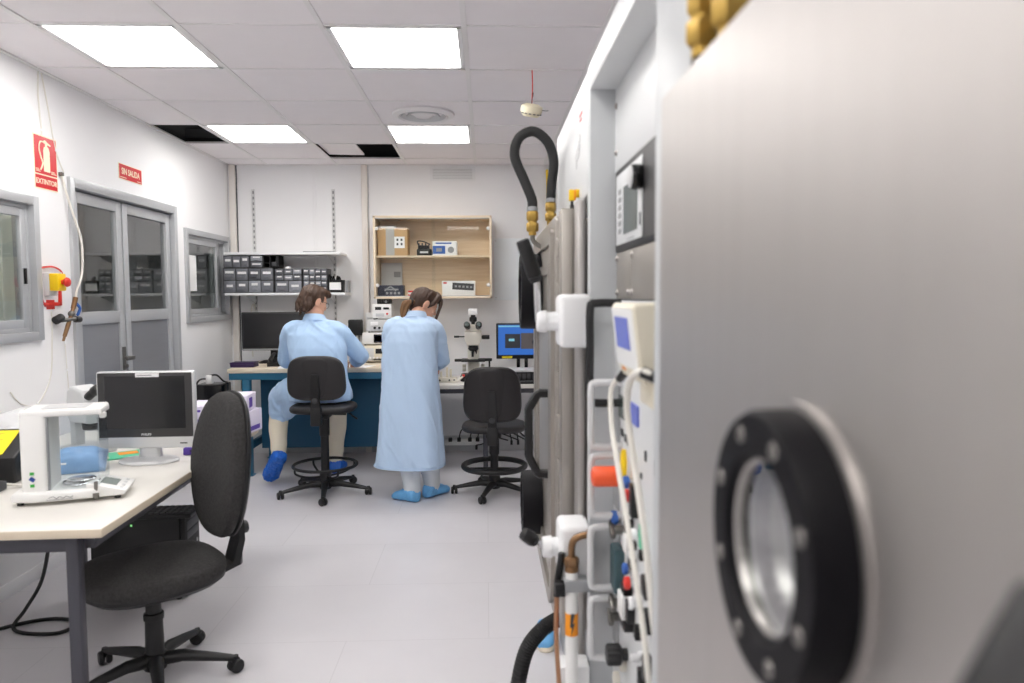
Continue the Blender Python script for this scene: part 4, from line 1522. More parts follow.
M('green').box((0, 0, .003), (.21, .15, .005), .001).build('pages', t)
m = M('osticker'); m.box((.05, .02, .006), (.08, .06, .001)); m.use('beige'); m.box((-.06, -.02, .006), (.05, .07, .001)); m.use('dgrey'); m.box((-.075, .03, .006), (.03, .03, .001)); m.build('printed_picture', t)
t = thing('storage_box', 'flat violet box behind the monitor foot on the near desk', 'box', (-1.30, 3.36, DH), math.radians(4))
M('purple').box((0, 0, .016), (.16, .10, .032), .003).build('carton', t)
M('dpurple').box((0, -.051, .02), (.10, .002, .008)).build('print_panel', t)

# white and violet cartons stacked at the far end of the desk
def glove_box(label, loc, rz, size, kind):
    t = thing('glove_box', label, 'box', loc, rz, 'white and violet glove cartons')
    w, d, h = size
    M('lilac').box((0, 0, h / 2), (w, d, h), .002).build('carton', t)
    m = M('purple')
    if kind == 0:
        m.box((w * .2, -d / 2 - .001, h * .18), (w * .6, .002, h * .25)); m.box((-w * .1, -d / 2 - .001, h * .75), (w * .5, .002, h * .12))
        m.box((w / 2 + .001, 0, h * .2), (.002, d * .7, h * .2))
    else:
        m.box((w * .2, -d / 2 - .001, h * .5), (w * .2, .002, h * .7)); m.box((w / 2 + .001, -.02, h * .5), (.002, d * .3, h * .6))
        m.use('slot'); m.box((-w * .2, -d / 2 - .001, h * .6), (w * .2, .002, h * .25))
    m.build('print_panel', t)
    m = M('white'); m.prism(superell(w * .5, d * .4, 2, 24), .002, Matrix.Translation((0, 0, h))); m.build('dispensing_flap', t)
    return t
glove_box('white and violet glove carton at the back of the near desk, right of the monitor', (-1.40, 3.62, DH), .1, (.13, .22, .10), 1)
glove_box('glove carton standing on another one behind the big chair backrest', (-1.395, 3.61, DH + .1025), .05, (.13, .22, .09), 0)
glove_box('glove carton on the desk directly behind the top of the chair backrest', (-1.285, 3.86, DH), -.12, (.10, .22, .115), 0)
glove_box('upper white glove carton seen right of the chair backrest', (-1.292, 3.87, DH + .1175), .08, (.09, .20, .085), 1)
glove_box('small glove carton on the desk corner furthest from the camera', (-1.42, 3.85, DH), 1.2, (.10, .12, .085), 1)

# computer tower with keyboard under the desk
t = thing('computer_tower', 'black computer tower on the floor under the near desk', 'computer', (-1.665, 3.55, 0), math.radians(3))
m = M('black'); m.span((-.22, -.10, .012), (.19, .10, .405), .006); m.build('case', t)
m = M('blackm'); m.span((.19, -.098, .012), (.216, .098, .405), .008); o = m.build('front_panel', t)
m = M('dgrey')
m.span((.214, -.08, .33), (.219, .08, .37), .002); m.span((.214, -.08, .285), (.219, .08, .32), .002); m.use('gloss')
for i in range(5):
    m.span((.214, -.07, .05 + i * .025), (.2185, .07, .062 + i * .025), .001)
m.build('drive_bays', o)
m = M('mgrey'); m.cyl((.215, .05, .245), (.2205, .05, .245), .011, n=16); m.build('power_button', o)
m = M('black')
for x in (-.19, .17):
    for y in (-.08, .08):
        m.cyl((x, y, 0), (x, y, .013), .014, n=12)
m.build('feet', t)
M('led').box((-.03, -.1015, .37), (.008, .002, .008)).build('status_light', t)
t = thing('computer_keyboard', 'black keyboard lying on the computer tower under the near desk', 'keyboard', (-1.62, 3.50, .4055), math.radians(3))
M('black').box((0, -.01, .012), (.43, .15, .022), .006).build('base', t)
m = M('dgrey')
for i in range(15):
    for j in range(5):
        m.box((-.196 + i * .028, -.068 + j * .027, .026), (.023, .021, .008), .002)
m.build('keys', t)
t = thing('floor_cable', 'black cable hanging under the near desk and looping on the floor', 'cable', (-1.97, 3.22, 0))
M('black').tube([(.02, .02, .64), (.03, .02, .45), (.0, .0, .22), (-.06, -.03, .09), (-.10, -.06, .02), (-.02, -.10, .008), (.12, -.10, .008), (.14, .0, .008), (.02, .04, .008), (-.10, -.0, .008), (-.24, -.12, .008)], .008, 8, 10).build('lead', t)
M('black').box((.02, .02, .655), (.03, .03, .03), .005).build('connector', t)

# ------------------------------------------------------------------ left wall
t = thing('fire_extinguisher_sign', 'red rectangular sign with a cream fire extinguisher picture on the left wall', 'sign', (XL, 3.997, 2.02))
m = M('lum'); m.span((0, -.102, 0), (.003, .102, .282)); m.build('plate', t)
m = M('red'); m.span((.003, -.096, .080), (.0036, .096, .276)); m.span((.003, -.096, .006), (.0036, .096, .073)); m.build('red_field', t)
m = M('lum')
def L2D(m, poly, h=.0006):
    return m.prism(poly, h, basis(*FACE_L, (.0036, 0, 0)))
L2D(m, [(-.018, .096), (.034, .096), (.036, .10), (.036, .205), (.03, .222), (.018, .230), (.000, .230), (-.014, .222), (-.020, .205), (-.020, .10)])
L2D(m, [(-.002, .23), (.016, .23), (.016, .243), (-.002, .243)])
L2D(m, [(-.012, .243), (.045, .236), (.050, .242), (.02, .252), (.0, .262), (-.012, .258), (-.02, .25)])
m.tube([V((.0045, *p)) for p in ((-.012, .25), (-.045, .245), (-.058, .21), (-.045, .17), (-.03, .14), (-.04, .115), (-.05, .10))], .004, 6)
for x0, x1, zz in ((-.09, -.05, .09), (.045, .09, .090)):
    for i in range(3):
        L2D(m, [(x0, zz + i * .006), (x1 - .008 * i, zz + i * .006), (x1 - .008 * i, zz + .003 + i * .006), (x0, zz + .003 + i * .006)])
m.build('extinguisher_picture', t)
M('lum').text('EXTINTOR', .038, basis(*FACE_L, (.0037, 0, .040)), bold=.0006).build('lettering', t)
t = thing('no_exit_sign', 'small red oblong sign with cream capital letters above the double door', 'sign', (XL, 4.928, 2.207))
m = M('lum'); m.span((0, -.154, 0), (.003, .154, .100)); m.use('red'); m.span((.003, -.150, .004), (.0036, .150, .096)); m.build('plate', t)
m = M('lum'); m.text('SIN SALIDA', .056, basis((0, .86, 0), (0, 0, 1), (1, 0, 0), (.0037, 0, .052)), bold=.0010)
for x0, x1 in ((-.14, -.06), (.085, .14)):
    m.span((.0036, x0, .012), (.0042, x1, .016))
m.build('lettering', t)

t = thing('emergency_stop', 'yellow emergency stop box with red mushroom button on the left wall', 'emergency stop', (XL, 3.965, 1.52))
m = M('lgrey'); m.box((.016, 0, 0), (.032, .075, .12), .004); m.build('back_box', t)
m = M('yellow'); m.box((.056, 0, .012), (.048, .075, .092), .006); m.build('front_box', t)
m = M('redp'); m.lathe([(0, .040), (.012, .040), (.022, .034), (.026, .024), (.02, .014), (.013, .010), (.013, 0), (0, 0)], (.08, 0, .012), (1, 0, 0), 24); m.build('button', t)
t = thing('emergency_bracket', 'red open wire guard framing the emergency stop box', 'bracket', (XL, 3.98, 1.515))
m = M('redp')
m.tube([V((.012, *p)) for p in ((-.09, .09), (.02, .10), (.10, .075), (.105, 0.02))], .005, 8)
m.tube([V((.010, *p)) for p in ((-.09, .09), (-.095, .0), (-.075, -.09), (-.03, -.10))], .006, 8)
m.prism([(-.05, -.112), (.09, -.108), (.09, -.09), (-.05, -.09)], .01, basis(*FACE_L, (0, 0, 0)), .002)
m.prism([(.075, -.108), (.10, -.108), (.10, .0), (.085, .0)], .01, basis(*FACE_L, (0, 0, 0)), .002)
m.build('guard', t)
m = M('white')
for y, z in ((-.09, .09), (.10, .07)):
    m.cyl((0, y, z), (.014, y, z), .007, n=12)
m.build('fixing', t)
t = thing('warning_sticker', 'small square red sticker under the emergency stop box', 'sticker', (XL, 3.985, 1.413))
M('redp').box((.001, 0, 0), (.002, .072, .05)).build('sticker', t)
m = M('orange'); m.box((.0022, 0, .005), (.001, .06, .012)); m.build('text_band', t)

# tool hanging on a pale air line
HX, HY = -2.27, 4.08
t = thing('hanging_air_gun', 'metal air gun with black grips hanging from a pale hose beside the double door', 'tool', (HX, HY, 1.44))
m = M('cable'); m.tube([(-.05, .04, .68), (-.045, .055, .62), (-.025, .075, .50), (.0, .115, .33), (.005, .10, .15), (-.005, .06, .05), (-.008, .05, 0)], .0062, 10); m.build('hose', t)
m = M('bronze'); m.cyl((-.008, .05, .01), (-.012, .028, -.05), .013, n=14); m.cyl((-.012, .028, -.05), (-.018, -.01, -.13), .010, n=14, bev=.002); m.cyl((-.018, -.01, -.13), (-.024, -.045, -.20), .012, .010, n=14); m.cyl((-.024, -.045, -.20), (-.026, -.055, -.225), .007, n=12); m.build('barrel', t)
m = M('dchrome'); m.sph((-.014, .012, -.08), .018, 12); m.cyl((-.03, -.08, -.115), (.0, .05, -.105), .010, n=12); m.build('valve_body', t)
m = M('black'); m.cyl((-.04, -.10, -.115), (-.03, -.05, -.095), .022, n=14, bev=.005); m.build('grip', t)
m = M('black'); m.cyl((-.005, .03, -.11), (.0, .07, -.112), .018, n=14, bev=.004); m.build('grip', t)
M('bluepr').tube([(-.005, .045, -.02), (.004, .065, -.05), (-.006, .06, -.085)], .008, 8, ends=True).build('trigger', t)
M('dchrome').span((-.0625, .03, .675), (-.04, .05, .695), .003).build('wall_hook', t)

def wall_cable(label, pts, r=.0035):
    t = thing('wall_cable', label, 'cable', (XL, pts[0][0], pts[0][1]))
    P = [(r, y - pts[0][0], z - pts[0][1]) for y, z in pts]
    M('cable').tube(P, r, 8).build('lead', t)
    for q in (0, len(P) // 2):
        M('white').box((r, P[q][1], P[q][2]), (2.6 * r, .012, .012), .001).build('clip', t)
wall_cable('thin pale cable dropping from the ceiling down over the extinguisher sign', [(3.965, 2.636), (3.955, 2.5), (3.97, 2.33), (3.962, 2.302)], .004)
wall_cable('thin cream cable running from the ceiling to the corner of the door frame', [(3.99, 2.636), (4.04, 2.45), (4.09, 2.25), (4.16, 2.14)])
wall_cable('thin pale cable looping down the left wall below the emergency stop', [(3.99, 1.382), (3.98, 1.2), (3.95, 1.02), (3.83, .90), (3.70, .92), (3.62, .99)], .003)
wall_cable('thin pale cable trailing from the tool hook down towards the desk', [(4.10, 1.20), (4.11, 1.05), (4.12, .86)], .0025)

t = thing('paper_sheet', 'white paper sheet taped inside the far window by the corner shelves', 'paper', (-2.352, 5.92, 1.64))
M('paper').box((0, 0, 0), (.0015, .20, .285), rot=(0, 0, 0)).build('page', t)

# ------------------------------------------------------------------ control rack (white cabinet between the two chambers)
FX = .255            # front face of the rack
PX = .316            # recessed panels
RY0, RY1 = 1.10, 1.79
RT = 2.012
t = thing('control_rack', 'tall pale grey control rack cabinet full of valves and displays between the two chambers', 'control cabinet', (.75, 1.75, 0))
O = t.location.copy()
def S(m, a, b, bev=0., o=O):
    return m.span(V(a) - o, V(b) - o, bev)
m = M('rackwhite')
S(m, (FX, RY1 + .04, 1.70), (1.2, 2.62, RT), .012)               # closed cabinet behind the far chamber door
S(m, (FX, .915, 1.947), (1.2, RY1 + .04, RT), .004)
S(m, (.9, .93, .0), (1.2, RY1 + .04, 1.95), .002)
m.build('cabinet_body', t)
m = M('rackgrey')
S(m, (FX, RY1, .06), (.62, RY1 + .042, 1.95), .003)
S(m, (FX, .915, .06), (.62, RY0, 1.95), .003)
S(m, (FX + .02, .915, 0), (.9, RY1 + .04, .10), .003)
m.build('frame', t)
# writing on the white side panel
m = M('lgrey')
B = basis((0, -.5, .24), (0, .24, .5), (-1, 0, 0), V((FX - .0005, 2.02, 1.845)) - O)
m.tube([B @ V(p) for p in ((-.10, -.02, 0), (-.075, .035, 0), (-.055, -.025, 0), (-.03, .03, 0), (-.015, -.02, 0), (.01, .025, 0), (.03, -.02, 0), (.05, .02, 0), (.08, -.01, 0), (.10, .02, 0))], .0020, 6)
m.tube([B @ V(p) for p in ((-.09, -.045, 0), (-.04, -.03, 0), (.02, -.045, 0), (.09, -.03, 0))], .0016, 6)
m.build('handwriting', t)
m = M('redp')
S(m, (FX - .001, 1.93, 1.925), (FX + .001, 1.99, 1.932)); S(m, (FX - .001, 1.94, 1.912), (FX + .001, 1.98, 1.917))
S(m, (FX - .001, 1.20, 1.985), (FX + .001, 1.30, 1.990)); S(m, (FX - .001, 1.22, 1.974), (FX + .001, 1.29, 1.978))
m.build('red_marking', t)
def screw(m, y, z, x=PX):
    m.use('bolt'); m.lathe([(0, .006), (.005, .005), (.008, .0), (0, 0)], V((x, y, z)) - O, (-1, 0, 0), 14)
m = M('rackwhite'); S(m, (PX, RY0, 1.745), (PX + .012, RY1, 1.945), .002); m.build('blank_panel', t)
for y, z in ((1.765, 1.90), (1.765, 1.79)):
    m = M('bolt'); screw(m, y, z); m.build('panel_screw', t)
# display unit
m = M('black'); S(m, (PX - .004, 1.12, 1.550), (PX + .01, 1.755, 1.742), .002); o = m.build('display_unit', t)
m = M('rackwhite'); S(m, (PX - .006, 1.45, 1.566), (PX - .003, 1.735, 1.728), .001); m.build('bezel', o)
m = M('lcdd'); S(m, (PX - .0075, 1.492, 1.585), (PX - .005, 1.64, 1.69)); m.build('display', o)
m = M('dbez'); S(m, (PX - .0055, 1.13, 1.562), (PX - .003, 1.43, 1.732)); m.build('dark_panel', o)
m = M('mgrey')
for i in range(6):
    S(m, (PX - .0075, 1.672, 1.59 + i * .018), (PX - .005, 1.70, 1.601 + i * .018))
S(m, (PX - .0075, 1.52, 1.571), (PX - .005, 1.60, 1.5725))
m.use('slot'); S(m, (PX - .0075, 1.458, 1.59), (PX - .005, 1.468, 1.615))
m.build('keys', o)
m = M('gloss'); c = V((PX - .004, 1.455, 1.684)) - O
m.cyl(c, c + V((-.024, 0, 0)), .025, .025, 32, bev=.004); m.use('silver'); m.cyl(c + V((-.023, 0, 0)), c + V((-.0255, 0, 0)), .022, .021, 32); m.build('round_cap', o)
# steel panels below
for (a, b) in ((1.58, 1.75), (1.30, 1.576)):
    m = M('steelw'); S(m, (PX - .002, a, 1.44), (PX + .01, b, 1.549), .002); o = m.build('steel_panel', t)
    for yy, zz in ((b - .015, 1.535), (b - .015, 1.455), (a + .02, 1.455)):
        m = M('bolt'); screw(m, yy, zz, PX - .002); m.build('panel_screw', o)
m = M('dbez'); S(m, (PX - .002, 1.12, 1.27), (PX + .01, 1.295, 1.549), .002); o = m.build('dark_module', t)
m = M('led'); S(m, (PX - .005, 1.272, 1.505), (PX - .0015, 1.28, 1.513)); m.build('status_light', o)
# big printed panel
m = M('rackwhite'); S(m, (PX - .001, RY0, .10), (PX + .012, RY1, 1.437), .002); o = m.build('valve_panel', t)
m = M('lcdd'); S(m, (PX - .006, 1.622, 1.165), (PX, 1.695, 1.215)); m.build('small_display', o); m = M('bluelab'); S(m, (PX - .006, 1.485, 1.175), (PX, 1.56, 1.218)); m.build('small_display', o)
for y, z, a, b in ((1.675, 1.13, .018, .016), (1.63, 1.125, .018, .016), (1.60, 1.12, .012, .012), (1.333, 1.185, .012, .03), (1.34, 1.125, .012, .03), (1.335, 1.06, .010, .02), (1.42, 1.13, .008, .02), (1.46, 1.08, .008, .012)):
    m = M('slot'); S(m, (PX - .004, y - a, z - b / 2), (PX, y + a * .3, z + b / 2)); m.build('panel_slot', o)
for y, z in ((1.50, .90), (1.44, .83), (1.55, .72), (1.47, .69), (1.40, .73), (1.36, .66), (1.44, .60)):
    m = M('lgrey'); m.lathe([(0, .02), (.008, .02), (.010, 0), (0, 0)], V((PX, y, z)) - O, (-1, 0, 0), 12); m.build('panel_button', o)
# black square bow handle and pale rack handles at the far post
def bow(y, z0, z1, x0, x1, r, mt, name='rack_handle', dy=0.):
    m = M(mt)
    P = [V((x1, y, z1)), V((x0 + .012, y, z1)), V((x0, y, z1 - .014)), V((x0, y + dy, (z0 + z1) / 2)), V((x0, y, z0 + .014)), V((x0 + .012, y, z0)), V((x1, y, z0))]
    m.tube([p - O for p in P], r, 10, 5)
    return m.build(name, t)
bow(1.70, 1.195, 1.43, .243, PX, .010, 'black', 'black_handle')
for z0, z1 in ((1.095, 1.245), (.93, 1.072), (.757, .902), (.585, .73)):
    bow(1.68, z0, z1, .243, PX, .0085, 'lgrey')
    m = M('mgrey'); S(m, (PX - .004, 1.70, z0), (PX, 1.775, z1 - .004), .002); m.build('rack_module', t)
# valves and knobs; each its own part
def knob(name, y, z, L, r, mt, r2=None, base=None, cap=None):
    L *= .65
    m = M(base or 'chrome')
    c = V((PX, y, z)) - O
    m.cyl(c, c + V((-.009, 0, 0)), r * .7, n=18)
    m.use(mt)
    m.cyl(c + V((-.008, 0, 0)), c + V((-L, 0, 0)), r2 or r, r, 24, bev=min(.006, r * .3))
    if cap:
        m.use(cap); m.cyl(c + V((-L + .001, 0, 0)), c + V((-L - .0015, 0, 0)), r * .6, n=16)
    return m.build(name, t)
m = M('brass'); c = V((PX, 1.655, 1.030)) - O; m.cyl(c, c + V((-.012, 0, 0)), .012, n=16)
m.use('gdot'); m.lathe([(.012, 0), (.024, 0), (.024, .006), (.012, .006)], c + V((-.008, 0, 0)), (-1, 0, 0), 20, True)
m.use('orange'); m.lathe([(0, 0), (.018, 0), (.024, .004), (.024, .054), (.021, .061), (.012, .064), (0, .065)], c + V((-.012, 0, 0)), (-1, 0, 0), 28); m.build('orange_valve_cap', t)
m = M('yellow'); m.prism([(-.018, -.045), (.0, -.055), (.014, .03), (.002, .055), (-.012, .04)], .012, basis(*FACE_R, V((PX - .012, 1.565, 1.058)) - O), .003); m.build('yellow_lever', t)
def block(name, y0, y1, z0, z1, x0, mt, bev=.003):
    x0 = PX - (PX - x0) * .62
    m = M(mt); S(m, (x0, y0, z0), (PX, y1, z1), bev); return m.build(name, t)
knob('blue_knob', 1.55, 1.043, .035, .014, 'bluepr'); knob('red_knob', 1.525, 1.020, .04, .014, 'redp', cap='black')
block('black_valve', 1.475, 1.505, .985, 1.055, PX - .03, 'black')
knob('white_knob', 1.53, .980, .03, .013, 'whitep'); block('black_valve', 1.535, 1.575, .93, .965, PX - .028, 'black')
knob('white_knob', 1.47, .955, .03, .012, 'white'); block('green_valve', 1.405, 1.435, .94, .99, PX - .02, 'green'); block('black_valve', 1.39, 1.41, .925, .945, PX - .03, 'black')
block('white_valve', 1.52, 1.56, .89, .93, PX - .035, 'whitep')
block('black_valve', 1.50, 1.53, .865, .925, PX - .026, 'black'); block('black_valve', 1.345, 1.385, .865, .905, PX - .03, 'black'); block('black_valve', 1.36, 1.39, .79, .835, PX - .03, 'black')
knob('blue_knob', 1.685, .923, .04, .017, 'bluepr', cap='navy'); 
block('manifold_block', 1.635, 1.70, .755, .86, PX - .04, 'dgreen', .006)
knob('blue_knob', 1.565, .845, .03, .013, 'bluepr'); knob('red_knob', 1.535, .825, .034, .014, 'redp')
knob('white_knob', 1.50, .795, .03, .014, 'white', cap='black'); block('black_valve', 1.545, 1.585, .79, .81, PX - .034, 'black')
block('white_valve', 1.545, 1.60, .735, .787, PX - .04, 'whitep'); block('black_valve', 1.53, 1.60, .715, .735, PX - .036, 'black'); block('black_valve', 1.515, 1.54, .74, .79, PX - .03, 'black')
block('black_valve', 1.43, 1.45, .745, .775, PX - .03, 'black'); block('black_valve', 1.355, 1.375, .70, .75, PX - .028, 'black'); block('black_valve', 1.40, 1.42, .655, .70, PX - .028, 'black')
for y, z in ((1.665, .90), (1.665, .725), (1.69, .68)):
    m = M('dchrome'); c = V((PX, y, z)) - O; m.cyl(c, c + V((-.02, 0, 0)), .011, n=12); m.box(c + V((-.025, 0, 0)), (.014, .045, .018), .005, rot=(.5, 0, 0)); m.build('steel_lever', t)
m = M('black'); c = V((PX, 1.60, .632)) - O
m.cyl(c, c + V((-.022, 0, 0)), .014, n=16)
m.loft([[c + V((-d, s * r * math.cos(2 * PI * i / 48), s * r * math.sin(2 * PI * i / 48))) for i in range(48) for r in [.024 if i % 4 < 2 else .0215]] for d, s in ((.014, .75), (.018, 1), (.045, 1), (.049, .85))])
m.build('fluted_knob', t)
for y0, z0 in ((1.62, .60), (1.54, .50), (1.46, .46), (1.70, .52)):
    m = M('offwhite'); c = V((PX, y0, z0)) - O; m.cyl(c, c + V((-.015, 0, 0)), .018, n=16, bev=.003); m.build('blanking_plug', t)

# cream controller hanging on the rack
t2 = thing('panel_controller', 'cream box controller with a violet-blue display hooked onto the control rack', 'controller', (.297, 1.285, 1.30))
m = M('cream')
m.prism([(-.052, .135), (-.058, .128), (-.045, .02), (-.036, 0), (.019, 0), (.019, .135)], .20, basis((1, 0, 0), (0, 0, 1), (0, -1, 0), (0, .10, 0)), .006, 3)
m.build('housing', t2)
m = M('cream'); m.span((-.02, -.098, -.045), (.019, .02, .004), .006); m.build('lower_housing', t2)
M('whitep').box((-.0522, 0, .074), (.002, .188, .105), rot=(0, -.115, 0)).build('faceplate', t2)
M('bluelab').box((-.0545, .008, .082), (.002, .12, .056), rot=(0, -.115, 0)).build('display', t2)
m = M('dgrey')
for z in (.10, .05, .015):
    m.cyl((-.0, -.10, z), (0, -.104, z), .006, n=12)
m.build('side_screw', t2) if False else m.bm.free()
for z in (.100, .022):
    m = M('dchrome'); m.cyl((.0, -.098, z), (0, -.116, z), .006, n=12, bev=.001); m.build('side_screw', t2)
M('osticker').box((-.042, .05, .018), (.004, .03, .012), rot=(0, -.115, 0)).build('warning_label', t2)
def loose(label, pts, r, mt, ends='black'):
    t = thing('control_cable', label, 'cable', pts[0])
    P = [V(p) - V(pts[0]) for p in pts]
    M(mt).tube(P, r, 8).build('lead', t)
    m = M(ends); d = (P[1] - P[0]).normalized(); m.cyl(V((0, 0, 0)), d * .03, r * 1.6, n=12); m.build('plug', t)
loose('cream cable hanging down in front of the rack handles from the controller', [(.268, 1.395, 1.30), (.253, 1.46, 1.26), (.250, 1.44, 1.19), (.250, 1.38, 1.13), (.254, 1.28, 1.02), (.264, 1.205, .88), (.275, 1.18, .74), (.29, 1.17, .6)], .0055, 'cable')
loose('white cable curving out under the controller and down the valve panel', [(.275, 1.15, 1.315), (.250, 1.17, 1.325), (.246, 1.245, 1.295), (.250, 1.28, 1.24), (.256, 1.26, 1.17), (.264, 1.20, 1.05), (.275, 1.17, .9), (.29, 1.16, .8)], .006, 'cable')

# cream power wires etc. on the far end
# ------------------------------------------------------------------ far vacuum chamber with its door
t = thing('vacuum_chamber', 'stainless vacuum chamber with round black viewports, seen edge-on behind the control rack', 'vacuum chamber', (.60, 2.45, 0))
O = t.location.copy()
m = M('steelw')
S(m, (.275, 2.64, .50), (1.2, 3.0, 1.66), .02, O)
S(m, (.262, 2.0, .50), (.30, 2.64, 1.66), .004, O)
m.build('chamber_body', t)
m = M('rackgrey'); S(m, (.30, 2.66, 0), (1.2, 2.98, .5), .005, O); m.build('base', t)
# door plate with rounded lower corners
def door_poly(y0, y1, z0, z1, rb, rt):
    P = []
    for cy, cz, r, a0 in ((y1 - rt, z1 - rt, rt, 0), (y0 + rt, z1 - rt, rt, 90), (y0 + rb, z0 + rb, rb, 180), (y1 - rb, z0 + rb, rb, 270)):
        for i in range(9):
            a = math.radians(a0 + 90 * i / 8)
            P.append((cy + r * math.cos(a), cz + r * math.sin(a)))
    return P
dp = door_poly(2.06, 2.87, .475, 1.675, .14, .02)
m = M('steelw')
m.prism(dp, .030, basis((0, 1, 0), (0, 0, 1), (1, 0, 0), V((.196, 0, 0)) - O), .005, 3)
o = m.build('door', t)
# raised stiffener frame on the door face
m = M('steelw')
for inset, w_, hgt in ((.03, .045, .012), (.13, .03, .009)):
    outer = door_poly(2.06 + inset, 2.87 - inset, .475 + inset, 1.675 - inset, max(.03, .14 - inset), .02)
    inner = door_poly(2.06 + inset + w_, 2.87 - inset - w_, .475 + inset + w_, 1.675 - inset - w_, max(.02, .14 - inset - w_), .012)
    x0, x1 = .196 - hgt, .198
    rings = [[V((x1, *p)) - O for p in outer], [V((x0, *p)) - O for p in outer], [V((x0, *p)) - O for p in inner], [V((x1, *p)) - O for p in inner]]
    m.loft(rings, cap=False, closed=True)
m.build('stiffener', o)
def port(parent, y, z, xf, xb, r, n=8, name='viewport', bolt='bolt'):
    """black flange ring standing on a door that faces -X"""
    c = V((xb, y, z)) - parent_loc
    D = xb - xf
    ri = r * .64
    m = M('anod')
    m.lathe([(ri, -.004), (r, -.004), (r, D - .006), (r - .004, D), (ri + .005, D), (ri, D - .005)], c, (-1, 0, 0), 64, True)
    v = m.build(name, parent)
    for i in range(n):
        a = 2 * PI * (i + .5) / n
        k = M(bolt)
        rr = (r + ri) / 2 + .001
        p = c + V((-D, rr * math.cos(a), rr * math.sin(a)))
        k.lathe([(.003, -.001), (.003, .0006), (.0062, .0012), (.0068, .0), (.0068, -.002)], p, (-1, 0, 0), 16)
        k.use('slot'); k.lathe([(0, .0004), (.0031, .0004)], p, (-1, 0, 0), 8)
        k.build('bolt', v)
    return v, c, ri
parent_loc = O
v, c, ri = port(o, 2.64, 1.463, .122, .190, .135, bolt='anod')
M('portglass').lathe([(0, .006), (ri + .002, .006), (ri + .002, .010), (0, .010)], c, (-1, 0, 0), 48).build('glass', v)
v, c, ri = port(o, 2.62, .695, .124, .190, .115, bolt='anod')
M('portglass').lathe([(0, .006), (ri + .002, .006), (ri + .002, .010), (0, .010)], c, (-1, 0, 0), 48).build('glass', v)
m = M('black')
P = [(.194, .0, 1.142), (.164, .0, 1.142), (.158, .0, 1.139), (.133, 0, 1.098), (.130, 0, 1.09), (.130, 0, .945), (.133, 0, .937), (.158, 0, .888), (.164, 0, .885), (.194, 0, .885)]
rings = []
for i, p in enumerate(P):
    p = V((p[0], 2.27, p[2])) - O
    a = V(P[max(i - 1, 0)]); b = V(P[min(i + 1, len(P) - 1)])
    tn = (b - a).normalized(); nm = V((0, 1, 0)).cross(tn)
    rings.append([p + V((0, 1, 0)) * .018 * u + nm * .0125 * w_ for u, w_ in ((-1, -.6), (-.6, -1), (.6, -1), (1, -.6), (1, .6), (.6, 1), (-.6, 1), (-1, .6))])
m.loft(rings); m.build('handle', o, smooth=15)
# flange edges seen behind the door
m = M('steelw'); S(m, (.203, 1.965, .50), (.249, 2.035, 1.682), .003, O); m.build('door_flange', t)
m = M('steel'); S(m, (.234, 1.86, .50), (.254, 1.935, 1.692), .003, O); m.build('chamber_flange', t)
m = M('slot'); S(m, (.249, 1.935, .50), (.2545, 1.965, 1.66), 0, O); m.build('gasket', t)
m = M('steelw')
for i in range(9):
    z = .56 + i * .125
    S(m, (.199, 2.03, z), (.212, 2.062, z + .05), .002, O)
m.build('hinge_strip', t)
# quick clamps: white block, pivot, lever with black grip
def clamp(z0, z1, pv, g0, g1, label):
    tt = thing('door_clamp', label, 'clamp', (.22, 1.80, (z0 + z1) / 2))
    q = tt.location.copy()
    m = M('white'); m.span(V((.176, 1.745, z0)) - q, V((.2545, 1.858, z1)) - q, .014, 3); m.build('block', tt)
    m = M('white'); a = V((.178, 1.80, pv[1])) - q; b = V((pv[0], 1.80, pv[1])) - q
    m.cyl(a, b, .024, .021, 24, bev=.004); m.cyl(b + V((.022, -.0, .0)), b + V((-.004, 0, 0)), .028, .026, 24, bev=.005); m.build('pivot', tt)
    m = M('chrome'); e = V((g1[0], 1.79, g1[1])) - q; m.cyl(b, e, .0075, .0085, 14); 
    m.build('lever', tt)
    m = M('black'); s_ = V((g0[0], 1.78, g0[1])) - q
    d = (s_ - e).normalized(); m.cyl(e, e + d * .012, .014, .018, 20); m.cyl(e + d * .012, s_, .0185, .0165, 22, bev=.005)
    m.build('grip', tt)
clamp(1.322, 1.452, (.128, 1.385), (.088, 1.585), (.124, 1.483), 'white door clamp with a black lever grip pointing up, upper one on the far chamber')
clamp(.742, .882, (.140, .815), (.086, .858), (.120, .832), 'white door clamp with a short black grip pointing left, lower one on the far chamber')

# loop of black hose on brass fittings above the far chamber door
t = thing('brass_hose', 'thick black hose looping between two brass fittings above the far chamber door', 'hose', (.19, 2.45, 1.66))
q = t.location.copy()
def fitting(m, p, ax=(0, 0, 1), s=1.):
    m.use('brass')
    m.lathe([(0, 0), (.013 * s, 0), (.013 * s, .012 * s), (0, .012 * s)], p, ax, 20)
    a = V(ax)
    m.lathe([(0, .012 * s), (.017 * s, .012 * s), (.0205 * s, .016 * s), (.0205 * s, .038 * s), (.017 * s, .042 * s), (0, .042 * s)], p, ax, 6)
    m.lathe([(.0, .042 * s), (.015 * s, .042 * s), (.015 * s, .048 * s), (0, .048 * s)], p, ax, 20)
    m.lathe([(0, .048 * s), (.017 * s, .048 * s), (.0195 * s, .052 * s), (.0195 * s, .076 * s), (.016 * s, .080 * s), (0, .080 * s)], p, ax, 6)
    m.use('mgrey'); m.lathe([(.0, .08 * s), (.0185 * s, .08 * s), (.0185 * s, .094 * s), (0, .094 * s)], p, ax, 20)
A0 = V((.156, 2.45, 1.650)) - q
B0 = V((.219, 2.47, 1.688)) - q
m = M('brass'); fitting(m, A0); m.build('fitting', t)
m = M('brass'); fitting(m, B0, s=.92); m.build('fitting', t)
